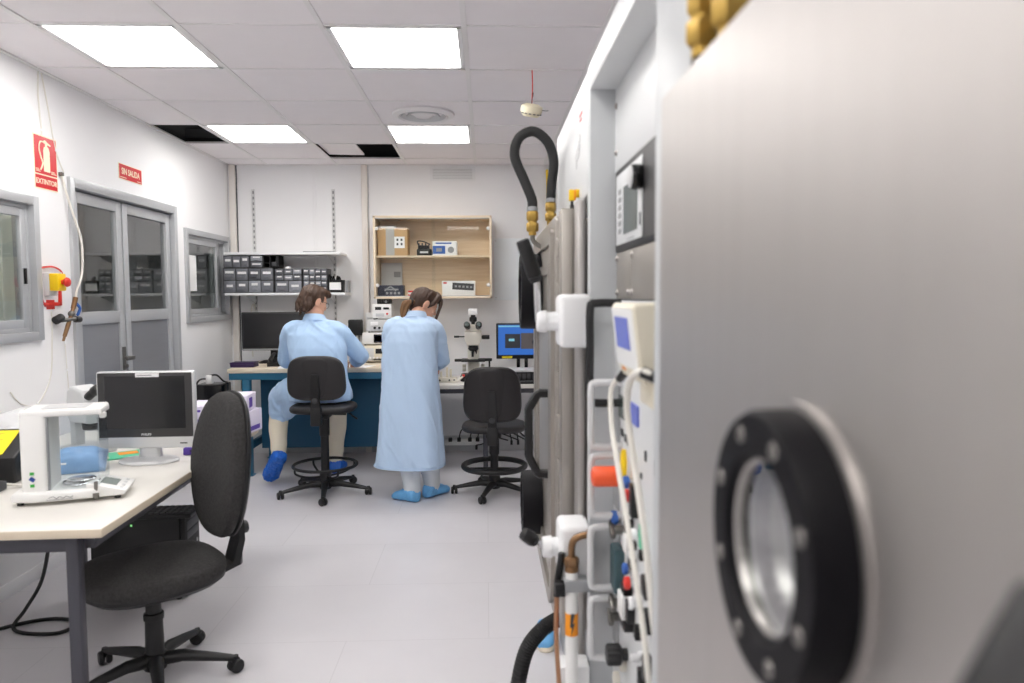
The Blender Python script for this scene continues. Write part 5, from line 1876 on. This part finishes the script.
m = M('dchrome'); m.tube([A0, A0 + V((.004, 0, -.02)), A0 + V((.03, .0, -.04)), A0 + V((.05, 0, -.05))], .008, 10); m.build('stub_pipe', t)
m = M('dchrome'); m.tube([B0, B0 + V((.0, .0, -.03)), B0 + V((.02, 0, -.05)), B0 + V((.05, 0, -.06))], .008, 10); m.build('stub_pipe', t)
m = M('rubber')
pt = [A0 + V((0, 0, .085)), A0 + V((-.002, 0, .12)), V((.130, 2.45, 1.83)) - q, V((.098, 2.45, 1.91)) - q, V((.112, 2.45, 1.97)) - q, V((.160, 2.45, 1.992)) - q, V((.207, 2.455, 1.96)) - q, V((.229, 2.465, 1.90)) - q, V((.222, 2.47, 1.82)) - q, B0 + V((0, 0, .075))]
m.tube(pt, .0165, 14); m.build('hose', t)
t = thing('earth_cable', 'yellow-green cable running up the back wall right of the pale blue board', 'cable', (.565, 6.70, 1.5))
m = M('yellow'); m.tube([(0, 0, 0), (.012, 0, .4), (.004, 0, .8), (-.004, 0, 1.09)], .012, 8); m.build('lead', t)
m = M('gdot'); m.tube([(.022, 0, 0), (.030, 0, .4), (.022, 0, .8), (.018, 0, 1.05)], .007, 8); m.build('green_lead', t)
t = thing('valve_tag', 'small yellow twin tag on a hook above the far chamber flange', 'tag', (.236, 2.0, 1.72))
m = M('yellow'); m.box((-.002, -.01, 0), (.016, .012, .03), .002); m.box((.016, -.0, .006), (.02, .012, .022), .002); m.build('tag', t)
m = M('osticker'); m.box((.006, -.017, 0), (.005, .002, .028)); m.build('stripe', t)
m = M('dgrey'); m.cyl((-.001, -.005, -.014), (-.001, -.005, -.028), .004, n=10); m.cyl((-.001, -.005, -.026), (-.001, -.005, -.038), .006, n=10); m.build('hook', t)

# water / gas lines beside the clamp
t = thing('coolant_pipe', 'white upright pipe with a brown elbow and an orange warning sticker', 'pipe', (.205, 1.72, 0))
q = t.location.copy()
m = M('whitep'); m.cyl((-.003, 0, .30), (-.003, 0, .785), .0155, n=22); m.build('pipe', t)
m = M('bronze'); m.cyl((-.003, 0, .782), (-.003, 0, .795), .017, n=20); m.lathe([(0, 0), (.016, 0), (.018, .004), (.018, .018), (.014, .022), (0, .022)], (-.003, 0, .795), (0, 0, 1), 6)
m.tube([(-.003, 0, .81), (-.003, 0, .84), (.003, 0, .858), (.02, 0, .868), (.05, 0, .872)], .0085, 12); m.lathe([(0, 0), (.013, 0), (.013, .012), (0, .012)], (.036, 0, .871), (1, 0, .05), 16); m.build('elbow', t)
m = M('osticker'); m.lathe([(.0157, 0), (.0160, 0), (.0160, .055), (.0157, .055)], (-.003, 0, .625), (0, 0, 1), 22); m.use('slot'); m.prism([(-.004, .03), (.006, .03), (.001, .006), (.006, .006), (-.004, -.03), (-.001, -.004), (-.006, -.004)], .0008, basis(*FACE_B, (-.003, -.0158, .652))); m.build('warning_sticker', t)
m = M('mgrey'); m.span((-.022, -.02, .735), (.05, .02, .765), .004); m.use('black'); m.span((-.045, -.02, .725), (-.02, .01, .758), .004); m.build('pipe_clip', t)
t = thing('copper_tube', 'thin pinkish copper tube with black sleeve left of the white pipe', 'tube', (.168, 1.74, 0))
m = M('copper'); m.tube([(0, 0, .72), (-.002, 0, .62), (.004, 0, .5), (.014, 0, .34), (.016, 0, .2)], .006, 10); m.build('tube', t)
m = M('black'); m.tube([(.012, 0, .82), (.008, 0, .79), (.002, 0, .75), (0, 0, .712)], .009, 10); m.build('sleeve', t)
t = thing('rack_plinth', 'white plinth box at the foot of the rack behind the upright pipe', 'plinth', (.22, 1.79, 0))
m = M('white'); m.span((-.042, -.03, 0), (.032, .036, .52), .004); m.build('box', t)
m = M('lgrey'); m.span((-.045, -.034, 0), (.034, .04, .03), .003); m.build('foot', t)
t = thing('corrugated_hose', 'black ribbed hose arching from the floor to the underside of the far chamber', 'hose', (.14, 2.2, 0))
m = M('rubber')
P = spline([(-.062, .0, .018), (-.060, 0, .10), (-.052, 0, .22), (-.025, 0, .34), (.02, 0, .405), (.07, .02, .43), (.13, .05, .44)], 30)
rad = [.0245 if i % 3 else .0215 for i in range(len(P))]
nrm = V((0, 1, 0))
rings = []
for i, p in enumerate(P):
    tg = (P[min(i + 1, len(P) - 1)] - P[max(i - 1, 0)]).normalized()
    n1 = (nrm - tg * nrm.dot(tg)).normalized(); b1 = tg.cross(n1)
    rings.append([p + (n1 * math.cos(2 * PI * j / 14) + b1 * math.sin(2 * PI * j / 14)) * rad[i] for j in range(14)])
m.loft(rings); m.build('hose', t)
M('dchrome').cyl((-.062, 0, 0), (-.062, 0, .03), .032, n=20, bev=.003).build('floor_collar', t)

# ------------------------------------------------------------------ near vacuum chamber: big stainless door filling the right side
t = thing('vacuum_chamber', 'huge stainless chamber door with a thick black round viewport, closest on the right', 'vacuum chamber', (.70, .35, 0))
O = t.location.copy()
PY, PZ, PR = .535, 1.259, .1035
DX0, DX1 = .236, .252
Y0, Y1, Z0, Z1 = -.45, .985, .46, 1.713
m = M('steel')
ri = PR * .64
n = 96
circ, rect = [], []
for i in range(n):
    a = 2 * PI * i / n
    c, s_ = math.cos(a), math.sin(a)
    circ.append((PY + ri * c, PZ + ri * s_))
    k = min(((Y1 - PY) / c if c > 1e-6 else ((Y0 - PY) / c if c < -1e-6 else 9e9)), ((Z1 - PZ) / s_ if s_ > 1e-6 else ((Z0 - PZ) / s_ if s_ < -1e-6 else 9e9)))
    rect.append((PY + c * k, PZ + s_ * k))
for cy, cz in ((Y0, Z0), (Y0, Z1), (Y1, Z0), (Y1, Z1)):
    j = min(range(n), key=lambda i: (rect[i][0] - cy) ** 2 + (rect[i][1] - cz) ** 2)
    rect[j] = (cy, cz)
e = .003
def inset(p):
    return (min(max(p[0], Y0 + e), Y1 - e), min(max(p[1], Z0 + e), Z1 - e))
R_ = [[V((DX0, *p)) - O for p in circ], [V((DX0, *inset(p))) - O for p in rect], [V((DX0 + e, *p)) - O for p in rect], [V((DX1, *p)) - O for p in rect], [V((DX1, *p)) - O for p in circ]]
m.loft(R_, cap=False, closed=True)
o = m.build('door', t, smooth=30)
parent_loc = O
v, c, ri = port(o, PY, PZ, .202, DX0, PR, 8)
m = M('steel'); m.lathe([(PR, -.001), (PR + .006, -.001), (PR + .006, .004), (PR, .004)], c, (-1, 0, 0), 64, True); m.build('seat_ring', v)
m = M('steel'); m.lathe([(ri - .003, .012), (ri, .012), (ri, .025), (ri - .001, .027), (ri - .003, .026)], c, (-1, 0, 0), 64, True); m.build('inner_ring', v)
m = M('portglass'); m.lathe([(0, .020), (ri - .003, .020), (ri - .003, .023), (0, .023)], c, (-1, 0, 0), 48); m.build('glass', v)
m = M('lgrey')
S(m, (.55, Y0, Z0), (.57, Y1 - .12, Z1 - .1), 0, O)
S(m, (.254, Y0, Z0 + .02), (.57, Y0 + .02, Z1 - .1), 0, O); S(m, (.254, Y1 - .14, Z0 + .02), (.57, Y1 - .12, Z1 - .1), 0, O)
S(m, (.254, Y0, Z0), (.57, Y1 - .12, Z0 + .02), 0, O); S(m, (.254, Y0, Z1 - .12), (.57, Y1 - .12, Z1 - .10), 0, O)
m.build('chamber_body', t)
m = M('black'); m.cyl(V((.322, .80, 1.16)) - O, V((.322, .80, 1.59)) - O, .008, n=16); m.build('inner_rod', t)
m = M('rackgrey'); S(m, (.27, Y0, 0), (1.2, Y1 - .12, Z0), .005, O); m.build('base', t)
lt = bpy.data.lights.new('chamber_fill_light', 'AREA'); lt.size = .12; lt.energy = 1.6  # unseen light added to brighten the interior behind the viewport
lo_ = bpy.data.objects.new('chamber_fill_light', lt); COL.objects.link(lo_); lo_.parent = t; lo_.location = V((.43, .45, 1.58)) - O
# its clamp lever, close to the lens
t = thing('door_clamp', 'black clamp grip at the lower right corner, on the near chamber door', 'clamp', (.236, .24, 1.298))
m = M('black'); m.cyl((-.080, .0, -.065), (-.026, .0, .042), .024, .022, 24, bev=.006); m.build('grip', t)
m = M('chrome'); m.cyl((-.027, 0, .040), (-.018, -.01, .10), .008, n=14); m.build('lever', t)
m = M('white'); m.cyl((.0, -.01, .105), (-.035, -.01, .105), .024, .022, 20, bev=.004); m.build('pivot', t)
# brass fittings above the near door
t = thing('brass_hose', 'pair of brass hose fittings standing behind the top edge of the near chamber door', 'hose', (.285, .90, 1.70))
q = t.location.copy()
for x, y, z, s_ in ((.264, .893, 1.737, 1.0), (.278, .832, 1.737, 1.12)):
    m = M('brass'); fitting(m, V((x, y, z)) - q, s=s_); m.build('fitting', t)
    m = M('lgrey'); m.cyl(V((x, y, z)) - q, V((x + .02, y, z - .06)) - q, .010, n=14); m.build('stub_pipe', t)
    m = M('rubber'); p = V((x, y, z)) - q
    m.tube([p + V((0, 0, .09 * s_)), p + V((-.005, .0, .18)), p + V((.02, .02, .3)), p + V((.12, .02, .36)), p + V((.3, 0, .3))], .0165, 12); m.build('hose', t)
m = M('yellow'); p = V((.262, .905, 1.70)) - q; m.tube([p + V((0, 0, .0)), p + V((0, 0, .03))], .004, 8); m.build('yellow_lead', t)

# ------------------------------------------------------------------ people
def hframe(c, fwd, tilt=0.):
    f = V(fwd).normalized()
    r = f.cross(V((0, 0, 1))).normalized()
    u = r.cross(f)
    r2 = r * math.cos(tilt) + u * math.sin(tilt)
    u2 = u * math.cos(tilt) - r * math.sin(tilt)
    return basis(r2, f, u2, c)

def ering(c, a, b, ax=(1, 0, 0), bx=(0, 1, 0), n=32, p=2.2):
    out = []
    for i in range(n):
        t = 2 * PI * i / n
        k, s_ = math.cos(t), math.sin(t)
        out.append(V(c) + V(ax) * a * math.copysign(abs(k) ** (2 / p), k) + V(bx) * b * math.copysign(abs(s_) ** (2 / p), s_))
    return out

def limb(m, pts, rad, n=16, k=8):
    m.tube(pts, rad, n, k, ends=True)

def head(m, H):
    m.T = H
    R = [(-.118, .060, .014, .012), (-.112, .056, .034, .030), (-.098, .046, .048, .046), (-.075, .024, .058, .068), (-.045, .008, .065, .083),
         (-.01, .000, .070, .090), (.03, -.004, .072, .094), (.065, -.006, .069, .089), (.092, -.008, .055, .070), (.108, -.008, .034, .046), (.115, -.008, .012, .018)]
    m.loft([ering((0, y, z), a, b, n=28) for z, y, a, b in R])
    # brow, nose, lips, chin, ears
    m.sph((0, .078, .022), (.048, .014, .010), 14)
    m.loft([ering((0, y, z), a, b, n=12) for z, y, a, b in ((.018, .085, .006, .008), (-.005, .094, .009, .010), (-.026, .102, .014, .014), (-.034, .096, .013, .013), (-.038, .088, .008, .008))])
    m.sph((0, .088, -.058), (.022, .009, .005), 12)
    m.sph((0, .086, -.067), (.018, .009, .006), 12)
    m.sph((0, .074, -.098), (.018, .014, .013), 12)
    for s in (-1, 1):
        m.sph((s * .042, .070, -.022), (.020, .016, .016), 12)
        m.loft([ering((s * (.071 + d), -.012 - .012 * q, -.008), a, b, (0, .3, 1), (0, 1, -.3), 16) for d, q, a, b in ((-.006, 0, .026, .016), (.006, .3, .033, .020), (.015, .6, .032, .020), (.016, .7, .022, .011))])
        m.tube([(s * .010, .0905, .0), (s * .028, .0875, .004), (s * .046, .076, .0)], .0045, 6)
    m.T = Matrix()

def eyes(parent, H):
    for s in (-1, 1):
        m = M('white'); m.T = H
        m.sph((s * .031, .0755, .0), .0118, 14)
        m.use('black'); m.sph((s * .031, .0838, .0), .0055, 10)
        m.build('eye', parent)

def hand(m, W, F, N, s, curl=.5, L=.175):
    """palm from wrist W along F, palm normal N, thumb on side s; five separate bent fingers"""
    F = V(F).normalized(); N = V(N); N = (N - F * N.dot(F)).normalized()
    S_ = F.cross(N) * s
    W = V(W)
    m.loft([ering(W + F * d + N * o, a, b, S_, N, 14, 2.6) for d, o, a, b in ((-.02, 0, .026, .019), (.01, 0, .030, .018), (.045, 0, .038, .015), (.080, 0, .041, .013), (.092, 0, .038, .010))])
    for i, (off, ln) in enumerate(((.030, .072), (.0105, .080), (-.0095, .075), (-.029, .058))):
        p0 = W + F * (.085 - .004 * abs(i - 1)) + S_ * off
        d = F + S_ * off * 1.6
        P = [p0]
        ang = .15
        for seg in (.45, .32, .23):
            ang += curl * .8
            P.append(P[-1] + (d.normalized() * math.cos(ang) - N * math.sin(ang)) * ln * seg)
        m.tube(P, [.0088, .0083, .0076, .0066], 10, 4, ends=True)
    p0 = W + F * .025 + S_ * .026
    P = [p0, p0 + (S_ * .7 + F * .6 - N * .25) * .034, p0 + (S_ * .75 + F * 1.25 - N * .5) * .042, p0 + (S_ * .55 + F * 1.6 - N * .8) * .048]
    m.tube(P, [.0125, .0105, .009, .0072], 10, 4, ends=True)

def strands(mat_H, amp=.004, seed=0.):
    Hi = mat_H.inverted()
    def f(co, n):
        p = Hi @ co
        a = math.atan2(p.x, -p.y)
        q = V((a * 5.0 + seed, p.z * 5, (p.x * p.x + p.y * p.y) * 60))
        return amp * (noise.noise(q * 2.2) + .55 * noise.noise(q * 5.3))
    return f

def folds(centre, amp, seed, diag=(.5, 0, 1.), k=6.0):
    d = V(diag).normalized()
    def f(co, n):
        p = co - V(centre)
        a = p.dot(d)
        s_ = p - d * a
        q = s_ * k + d * (a * 1.1) + V((seed, seed * .3, 0))
        w = noise.noise(q + V((0, 0, .6 * noise.noise(p * 2.5))))
        w2 = noise.noise(q * 1.9 + V((4, 1, 0)))
        ridge = max(0, 1 - abs(w2) * 3.2)
        gate = .5 + .5 * noise.noise(p * 3.1 + V((seed, 2, 1)))
        return amp * (.6 * w + (.75 * ridge - .25) * gate)
    return f

def shoe(m, heel, toe, w=.048, h=.075, ankle=None, up=(0, 0, 1), seed=1.):
    """baggy shoe cover: heel and toe on the sole line, opening round the ankle"""
    heel, toe, up = V(heel), V(toe), V(up)
    d = (toe - heel).normalized()
    side = d.cross(up).normalized()
    up = side.cross(d)
    L = (toe - heel).length
    secs = []
    for t, ww, hh in ((-.06, .45, .45), (0, .80, .85), (.12, .92, 1.05), (.30, .92, 1.08), (.48, .95, .90), (.66, 1.04, .70), (.82, 1.02, .56), (.94, .80, .42), (1.0, .45, .26)):
        c = heel + d * (t * L) + up * (h * hh * .5)
        secs.append(ering(c, w * ww, h * hh * .5, side, up, 20, 2.8))
    m.loft(secs)
    if ankle is not None:
        a = V(ankle)
        m.tube([heel + d * (L * .22) + up * (h * .5), a], [.05, .046], 18, 4)

# ---- standing person, pale blue coat
PW = V((-.555, 5.18, 0))
woman = None
hw = V((-.452, 5.315, 1.383))
HW = hframe(hw, (.80, .42, -.46), .05)
m = M('skin')
head(m, HW)
limb(m, [V((-.515, 5.21, 1.27)), V((-.49, 5.24, 1.32)), HW @ V((0, -.025, -.05))], [.058, .052, .05])
m.loft([ering((x, y, z), a, b, p=2.3) for x, y, z, a, b in ((-.55, 5.18, .64, .13, .095), (-.55, 5.18, .78, .155, .11), (-.55, 5.185, .92, .135, .095), (-.545, 5.195, 1.06, .145, .10), (-.535, 5.21, 1.19, .155, .095), (-.525, 5.215, 1.24, .10, .065), (-.515, 5.22, 1.27, .042, .042))])
WL = [V((-.665, 5.215, 1.215)), V((-.70, 5.33, .985)), V((-.505, 5.53, .935))]
WR = [V((-.385, 5.235, 1.215)), V((-.335, 5.30, .985)), V((-.385, 5.505, .925))]
for A in (WL, WR):
    limb(m, [A[0], (A[0] + A[1]) / 2, A[1]], [.052, .045, .038])
    limb(m, [A[1], (A[1] * .45 + A[2] * .55), A[2]], [.038, .036, .024])
hand(m, WL[2], (WL[2] - WL[1]) + V((0, .08, -.03)), (.0, .25, 1), 1, .55)
hand(m, WR[2], (WR[2] - WR[1]) + V((0, .08, -.03)), (.0, .25, 1), -1, .55)
for hx, hy, kx, ky, ax, ay in ((-.625, 5.18, -.575, 5.17, -.537, 5.10), (-.475, 5.18, -.43, 5.20, -.405, 5.215)):
    limb(m, [(hx, hy, .66), ((hx + kx) / 2, hy, .50), (kx, ky, .42), ((kx + ax) / 2, (ky + ay) / 2, .28), (ax, ay, .085)], [.085, .07, .055, .05, .034])
for hl, to in (((-.505, 5.068, .012), (-.655, 5.175, .012)), ((-.435, 5.172, .012), (-.315, 5.33, .012))):
    shoe(m, hl, to, .034, .06)
b = remeshed(m, .0042, 3)
woman = finish(b, 'person', MT['skin'])
tag(woman, 'standing person in a long pale blue coat with a ponytail, bent over the white desk', 'person')
eyes(woman, HW)
# coat
m = M('coat2')
R = [(-.557, 5.165, .242, .256, .185), (-.555, 5.165, .40, .238, .178), (-.552, 5.168, .58, .225, .168), (-.550, 5.172, .74, .213, .158), (-.548, 5.178, .88, .203, .148),
     (-.545, 5.185, 1.00, .200, .142), (-.540, 5.195, 1.12, .197, .138), (-.532, 5.208, 1.20, .195, .128), (-.525, 5.215, 1.25, .165, .106), (-.515, 5.222, 1.285, .098, .080), (-.508, 5.225, 1.305, .072, .068), (-.503, 5.230, 1.318, .064, .062)]
m.loft([ering((x, y, z), a, b_, (.97, -.22, 0), (.22, .97, 0), 40, 2.35) for x, y, z, a, b_ in R])
for A, sx in ((WL, -1), (WR, 1)):
    limb(m, [A[0] + V((-sx * .035, 0, .018)), A[0] + V((sx * .012, 0, -.02)), (A[0] + A[1]) / 2 + V((sx * .01, 0, 0)), A[1] + V((sx * .004, 0, 0))], [.066, .072, .064, .060], 18)
    c = A[1] * .14 + A[2] * .86
    limb(m, [A[1], A[1] * .55 + A[2] * .45, c], [.060, .056, .046], 18)
b = remeshed(m, .0075, 6)
fold = folds((-.55, 5.18, .8), .019, 3.1, (-.5, 0, 1.))
fine = folds((-.55, 5.18, .8), .005, 9.1, (-.2, 0, 1.), 11)
def dsp(co, n):
    t = min(1, max(0, (co.z - .22) / 1.1))
    flare = .008 * math.sin(math.atan2(co.y - 5.17, co.x + .555) * 7 + 1.3) * max(0, 1 - t * 1.6)
    if co.z < .255:
        return .0
    return fold(co, n) + fine(co, n) + flare
coat = finish(b, 'lab_coat', MT['coat2'], woman, dsp)
m = M('coat2')
m.loft([ering((x, y, z), a, b_, (1, 0, 0), (0, .92, -.28), 32) for x, y, z, a, b_ in ((-.510, 5.222, 1.285, .072, .070), (-.502, 5.232, 1.322, .067, .066), (-.500, 5.232, 1.328, .068, .067), (-.503, 5.228, 1.305, .078, .076), (-.508, 5.222, 1.283, .085, .082))], cap=False, closed=True)
m.build('collar', coat, smooth=60)
m = M('coat2')
m.tube(ering((-.557, 5.165, .246), .254, .184, (.97, -.22, 0), (.22, .97, 0), 36, 2.35), .0055, 6, 2, closed=True)
m.build('hem', coat, smooth=60)
for nm, ax, ay, kx, ky in (('trouser_leg', -.537, 5.10, -.575, 5.165), ('trouser_leg', -.405, 5.215, -.43, 5.20)):
    m = M('palejean')
    limb(m, [(kx, ky, .40), ((kx + ax) / 2, (ky + ay) / 2, .25), (ax, ay, .11), (ax, ay, .075)], [.078, .070, .062, .058], 20)
    b = remeshed(m, .006, 2)
    finish(b, nm, MT['palejean'], woman, folds((ax, ay, .2), .005, ax * 9, (0, 1, .4)))
for hl, to, ak in (((-.500, 5.060, .004), (-.672, 5.180, .004), (-.535, 5.10, .105)), ((-.442, 5.165, .004), (-.300, 5.345, .004), (-.405, 5.215, .105))):
    m = M('bootie2')
    shoe(m, hl, to, .055, .095, ak)
    b = remeshed(m, .005, 2)
    fz = folds((hl[0], hl[1], 0), .010, hl[0] * 20, (.2, .3, 1), 22)
    finish(b, 'shoe_cover', MT['bootie2'], woman, lambda co, n: fz(co * 1.6, n) if co.z > .01 else 0)
# hair
m = M('haird'); m.T = HW
m.sph((0, -.026, .022), (.084, .096, .101), 24)
m.sph((0, .02, .070), (.070, .076, .056), 20)
m.sph((0, -.06, -.03), (.062, .055, .055), 18)
for s in (-1, 1):
    m.tube([(s * .02, .05, .112), (s * .058, .058, .085), (s * .075, .035, .03), (s * .074, .012, -.01)], [.020, .022, .016, .006], 10, 6, ends=True)
    m.tube([(s * .01, .07, .105), (s * .045, .092, .07), (s * .062, .096, .01), (s * .060, .102, -.06), (s * .052, .112, -.12)], [.014, .016, .013, .010, .004], 8, 6, ends=True)
m.T = Matrix()
b = remeshed(m, .005, 3)
hair = finish(b, 'hair', MT['haird'], woman, strands(HW, .0045, 2.))
tie = V((-.537, 5.222, 1.408))
m = M('black'); m.torus(tie, .019, .009, (-.75, -.55, .15), 24, 8); m.build('hair_tie', hair)
m = M('blonde')
for i in range(7):
    a = i * 2 * PI / 7
    o = V((.014 * math.cos(a), .014 * math.sin(a), .010 * math.sin(a * 2)))
    m.tube([tie + V((.03, .03, .0)), tie + o * .6, tie + V((-.030, -.015, -.012)) + o * 1.2, tie + V((-.048, -.02, -.06)) + o * 1.4, tie + V((-.056, -.025, -.105 - .01 * (i % 3))) + o * 1.0], [.011, .012, .013, .010, .003], 8, 6)
b = remeshed(m, .004, 1)
finish(b, 'ponytail', MT['blonde'], hair, lambda co, n: .003 * noise.noise(V((co.x * 120, co.y * 120, co.z * 18))))

# ---- seated person, light blue coat
hm = V((-1.305, 5.575, 1.405))
HM = hframe(hm, (.66, .70, -.32), .04)
m = M('skin')
head(m, HM)
limb(m, [V((-1.288, 5.54, 1.25)), V((-1.292, 5.545, 1.315)), HM @ V((0, -.025, -.05))], [.052, .054, .054])
m.loft([ering((x, y, z), a, b_, p=2.3) for x, y, z, a, b_ in ((-1.235, 5.40, .70, .16, .12), (-1.24, 5.405, .82, .155, .105), (-1.25, 5.43, .95, .16, .11), (-1.265, 5.465, 1.08, .175, .11), (-1.28, 5.50, 1.19, .17, .10), (-1.285, 5.51, 1.235, .10, .065), (-1.287, 5.52, 1.265, .045, .045))])
ML = [V((-1.445, 5.50, 1.195)), V((-1.535, 5.60, .965)), V((-1.40, 5.855, .925))]
MR = [V((-1.12, 5.49, 1.185)), V((-.965, 5.585, .995)), V((-1.045, 5.84, .935))]
for A in (ML, MR):
    limb(m, [A[0], (A[0] + A[1]) / 2, A[1]], [.058, .050, .042])
    limb(m, [A[1], A[1] * .45 + A[2] * .55, A[2]], [.042, .040, .027])
hand(m, ML[2], (ML[2] - ML[1]) + V((0, .05, -.02)), (.0, .2, 1), 1, .45)
hand(m, MR[2], (MR[2] - MR[1]) + V((0, .05, -.02)), (.0, .2, 1), -1, .6)
limb(m, [(-1.33, 5.42, .755), (-1.50, 5.60, .725), (-1.625, 5.74, .665)], [.09, .078, .06])
limb(m, [(-1.625, 5.74, .665), (-1.635, 5.68, .45), (-1.60, 5.56, .235)], [.056, .052, .036])
limb(m, [(-1.15, 5.42, .755), (-1.18, 5.65, .735), (-1.20, 5.86, .68)], [.09, .078, .06])
limb(m, [(-1.20, 5.86, .68), (-1.22, 5.95, .42), (-1.255, 5.99, .12)], [.056, .052, .036])
shoe(m, (-1.588, 5.515, .195), (-1.662, 5.595, .075), .030, .045, up=(-.2, .75, .65))
shoe(m, (-1.25, 5.935, .012), (-1.245, 6.14, .012), .036, .06)
b = remeshed(m, .0042, 3)
man = finish(b, 'person', MT['skin'])
tag(man, 'seated person with wavy brown hair in a light blue coat, working at the blue bench', 'person')
eyes(man, HM)
m = M('coat')
R = [(-1.225, 5.385, .688, .225, .165), (-1.228, 5.39, .74, .228, .170), (-1.235, 5.398, .84, .205, .150), (-1.245, 5.415, .95, .205, .142), (-1.262, 5.455, 1.07, .218, .140), (-1.278, 5.492, 1.165, .212, .130), (-1.284, 5.508, 1.215, .190, .112), (-1.287, 5.515, 1.255, .138, .090), (-1.288, 5.52, 1.28, .082, .076), (-1.290, 5.524, 1.300, .068, .066)]
m.loft([ering((x, y, z), a, b_, n=40, p=2.4) for x, y, z, a, b_ in R])
for A, sx in ((ML, -1), (MR, 1)):
    limb(m, [A[0] + V((-sx * .04, 0, .02)), A[0] + V((sx * .010, 0, -.015)), (A[0] + A[1]) / 2 + V((sx * .006, 0, 0)), A[1]], [.066, .074, .070, .064], 18)
    c = A[1] * .12 + A[2] * .88
    limb(m, [A[1], A[1] * .5 + A[2] * .5, c], [.064, .061, .048], 18)
# skirt of the coat over thighs, falling past the left knee
limb(m, [(-1.30, 5.42, .765), (-1.48, 5.58, .725), (-1.615, 5.73, .655)], [.125, .118, .098], 20)
limb(m, [(-1.585, 5.68, .66), (-1.615, 5.70, .56), (-1.622, 5.70, .505)], [.105, .088, .074], 20)
limb(m, [(-1.40, 5.50, .70), (-1.50, 5.60, .60), (-1.535, 5.64, .545)], [.10, .07, .045], 16)
limb(m, [(-1.16, 5.42, .76), (-1.185, 5.65, .735), (-1.20, 5.84, .69)], [.12, .108, .09], 20)
b = remeshed(m, .0075, 6)
f1 = folds((-1.25, 5.45, .9), .017, 5.7, (-.45, 0, 1.))
f2 = folds((-1.25, 5.45, .9), .005, 1.7, (.5, .2, 1.), 11)
coat = finish(b, 'lab_coat', MT['coat'], man, lambda co, n: f1(co, n) + f2(co, n))
m = M('coat')
m.loft([ering((x, y, z), a, b_, (1, 0, 0), (0, .94, -.22), 32) for x, y, z, a, b_ in ((-1.288, 5.515, 1.262, .080, .076), (-1.292, 5.527, 1.302, .071, .069), (-1.293, 5.528, 1.308, .073, .071), (-1.290, 5.521, 1.285, .084, .080), (-1.287, 5.512, 1.258, .094, .088))], cap=False, closed=True)
m.build('collar', coat, smooth=60)
for P, Rr in (([(-1.622, 5.725, .58), (-1.630, 5.690, .45), (-1.612, 5.62, .33), (-1.598, 5.565, .225)], [.078, .072, .062, .054]), ([(-1.20, 5.86, .66), (-1.222, 5.95, .42), (-1.245, 5.98, .22), (-1.255, 5.99, .09)], [.075, .070, .062, .056])):
    m = M('beige')
    limb(m, P, Rr, 20)
    b = remeshed(m, .006, 2)
    finish(b, 'trouser_leg', MT['beige'], man, folds(P[1], .006, P[0][0] * 7, (0, 1, .25)))
for hl, to, ak, up in (((-1.555, 5.455, .225), (-1.692, 5.608, .020), (-1.598, 5.565, .235), (-.2, .75, .65)), ((-1.25, 5.925, .004), (-1.245, 6.16, .004), (-1.255, 5.99, .11), (0, 0, 1))):
    m = M('bootie')
    shoe(m, hl, to, .060, .10, ak, up)
    b = remeshed(m, .005, 2)
    lo = min(v.co.z for v in b.verts)
    fz = folds(hl, .011, hl[0] * 20, (.2, .3, 1), 22)
    o = finish(b, 'shoe_cover', MT['bootie'], man, lambda co, n: fz(co * 1.6, n) if co.z > .014 else 0)
    for v in o.data.vertices:
        v.co.z = max(v.co.z, .003)
m = M('hairb'); m.T = HM
m.sph((0, -.024, .030), (.083, .104, .102), 24)
m.sph((0, .025, .080), (.074, .078, .050), 20)
m.sph((0, -.062, -.04), (.070, .056, .060), 18)
rng = random.Random(4)
for i in range(46):
    a = rng.uniform(-2.3, 1.0)
    rr = (.086 + .006 * math.cos(a), .100)
    x0, y0 = math.sin(a), -math.cos(a)
    zt = rng.uniform(-.01, .07)
    L_ = rng.uniform(.07, .115) * (1 if abs(a) < 1.5 else .6)
    w1 = rng.uniform(-.012, .012)
    m.tube([(x0 * .085, y0 * .098 - .02, zt), (x0 * .092 + w1, y0 * .104 - .02, zt - L_ * .45), (x0 * .088 - w1, y0 * .100 - .02, zt - L_ * .8), (x0 * .096 + w1, y0 * .104 - .02, max(zt - L_, -.115))], [.010, .013, .010, .003], 7, 4)
for i in range(14):
    a = rng.uniform(-.9, .9)
    m.tube([(math.sin(a) * .03, .03, .118), (math.sin(a) * .065, .085, .095), (math.sin(a) * .07, .103, .062)], [.012, .013, .004], 7, 4)
m.T = Matrix()
b = remeshed(m, .0045, 2)
finish(b, 'hair', MT['hairb'], man, strands(HM, .0045, 7.))
m = M('dchrome'); m.T = HM
for s in (-1, 1):
    m.torus((s * .033, .098, .002), .022, .0016, (0, 1, .05), 28, 6)
    m.tube([(s * .055, .096, .006), (s * .074, .06, .008), (s * .080, -.01, .008)], .0018, 6)
m.tube([(-.011, .100, .006), (0, .104, .009), (.011, .100, .006)], .0016, 6)
m.build('glasses', man)

# blue shoe cover of someone kneeling behind the far chamber door
t = thing('covered_shoe', 'tip of a blue covered shoe on the floor behind the far chamber door', 'shoe', (.235, 2.95, 0))
m = M('bootie2'); shoe(m, (.012, .05, .018), (-.015, -.08, .012), .042, .07)
b = remeshed(m, .005, 2)
fz = folds((0, 0, 0), .006, 4.4, (.2, .3, 1))
finish(b, 'cover', MT['bootie2'], t, lambda co, n: fz(co * 1.6, n) if co.z > .02 else 0)
m = M('beige'); m.loft([[V((x, y, z)) + V((0, -.015, 0)) for x, y in superell(.080 * s, .15 * s, 2.6, 28)] for s, z in ((.96, .0), (1, .004), (1, .014), (.96, .018))]); m.build('sole', t)
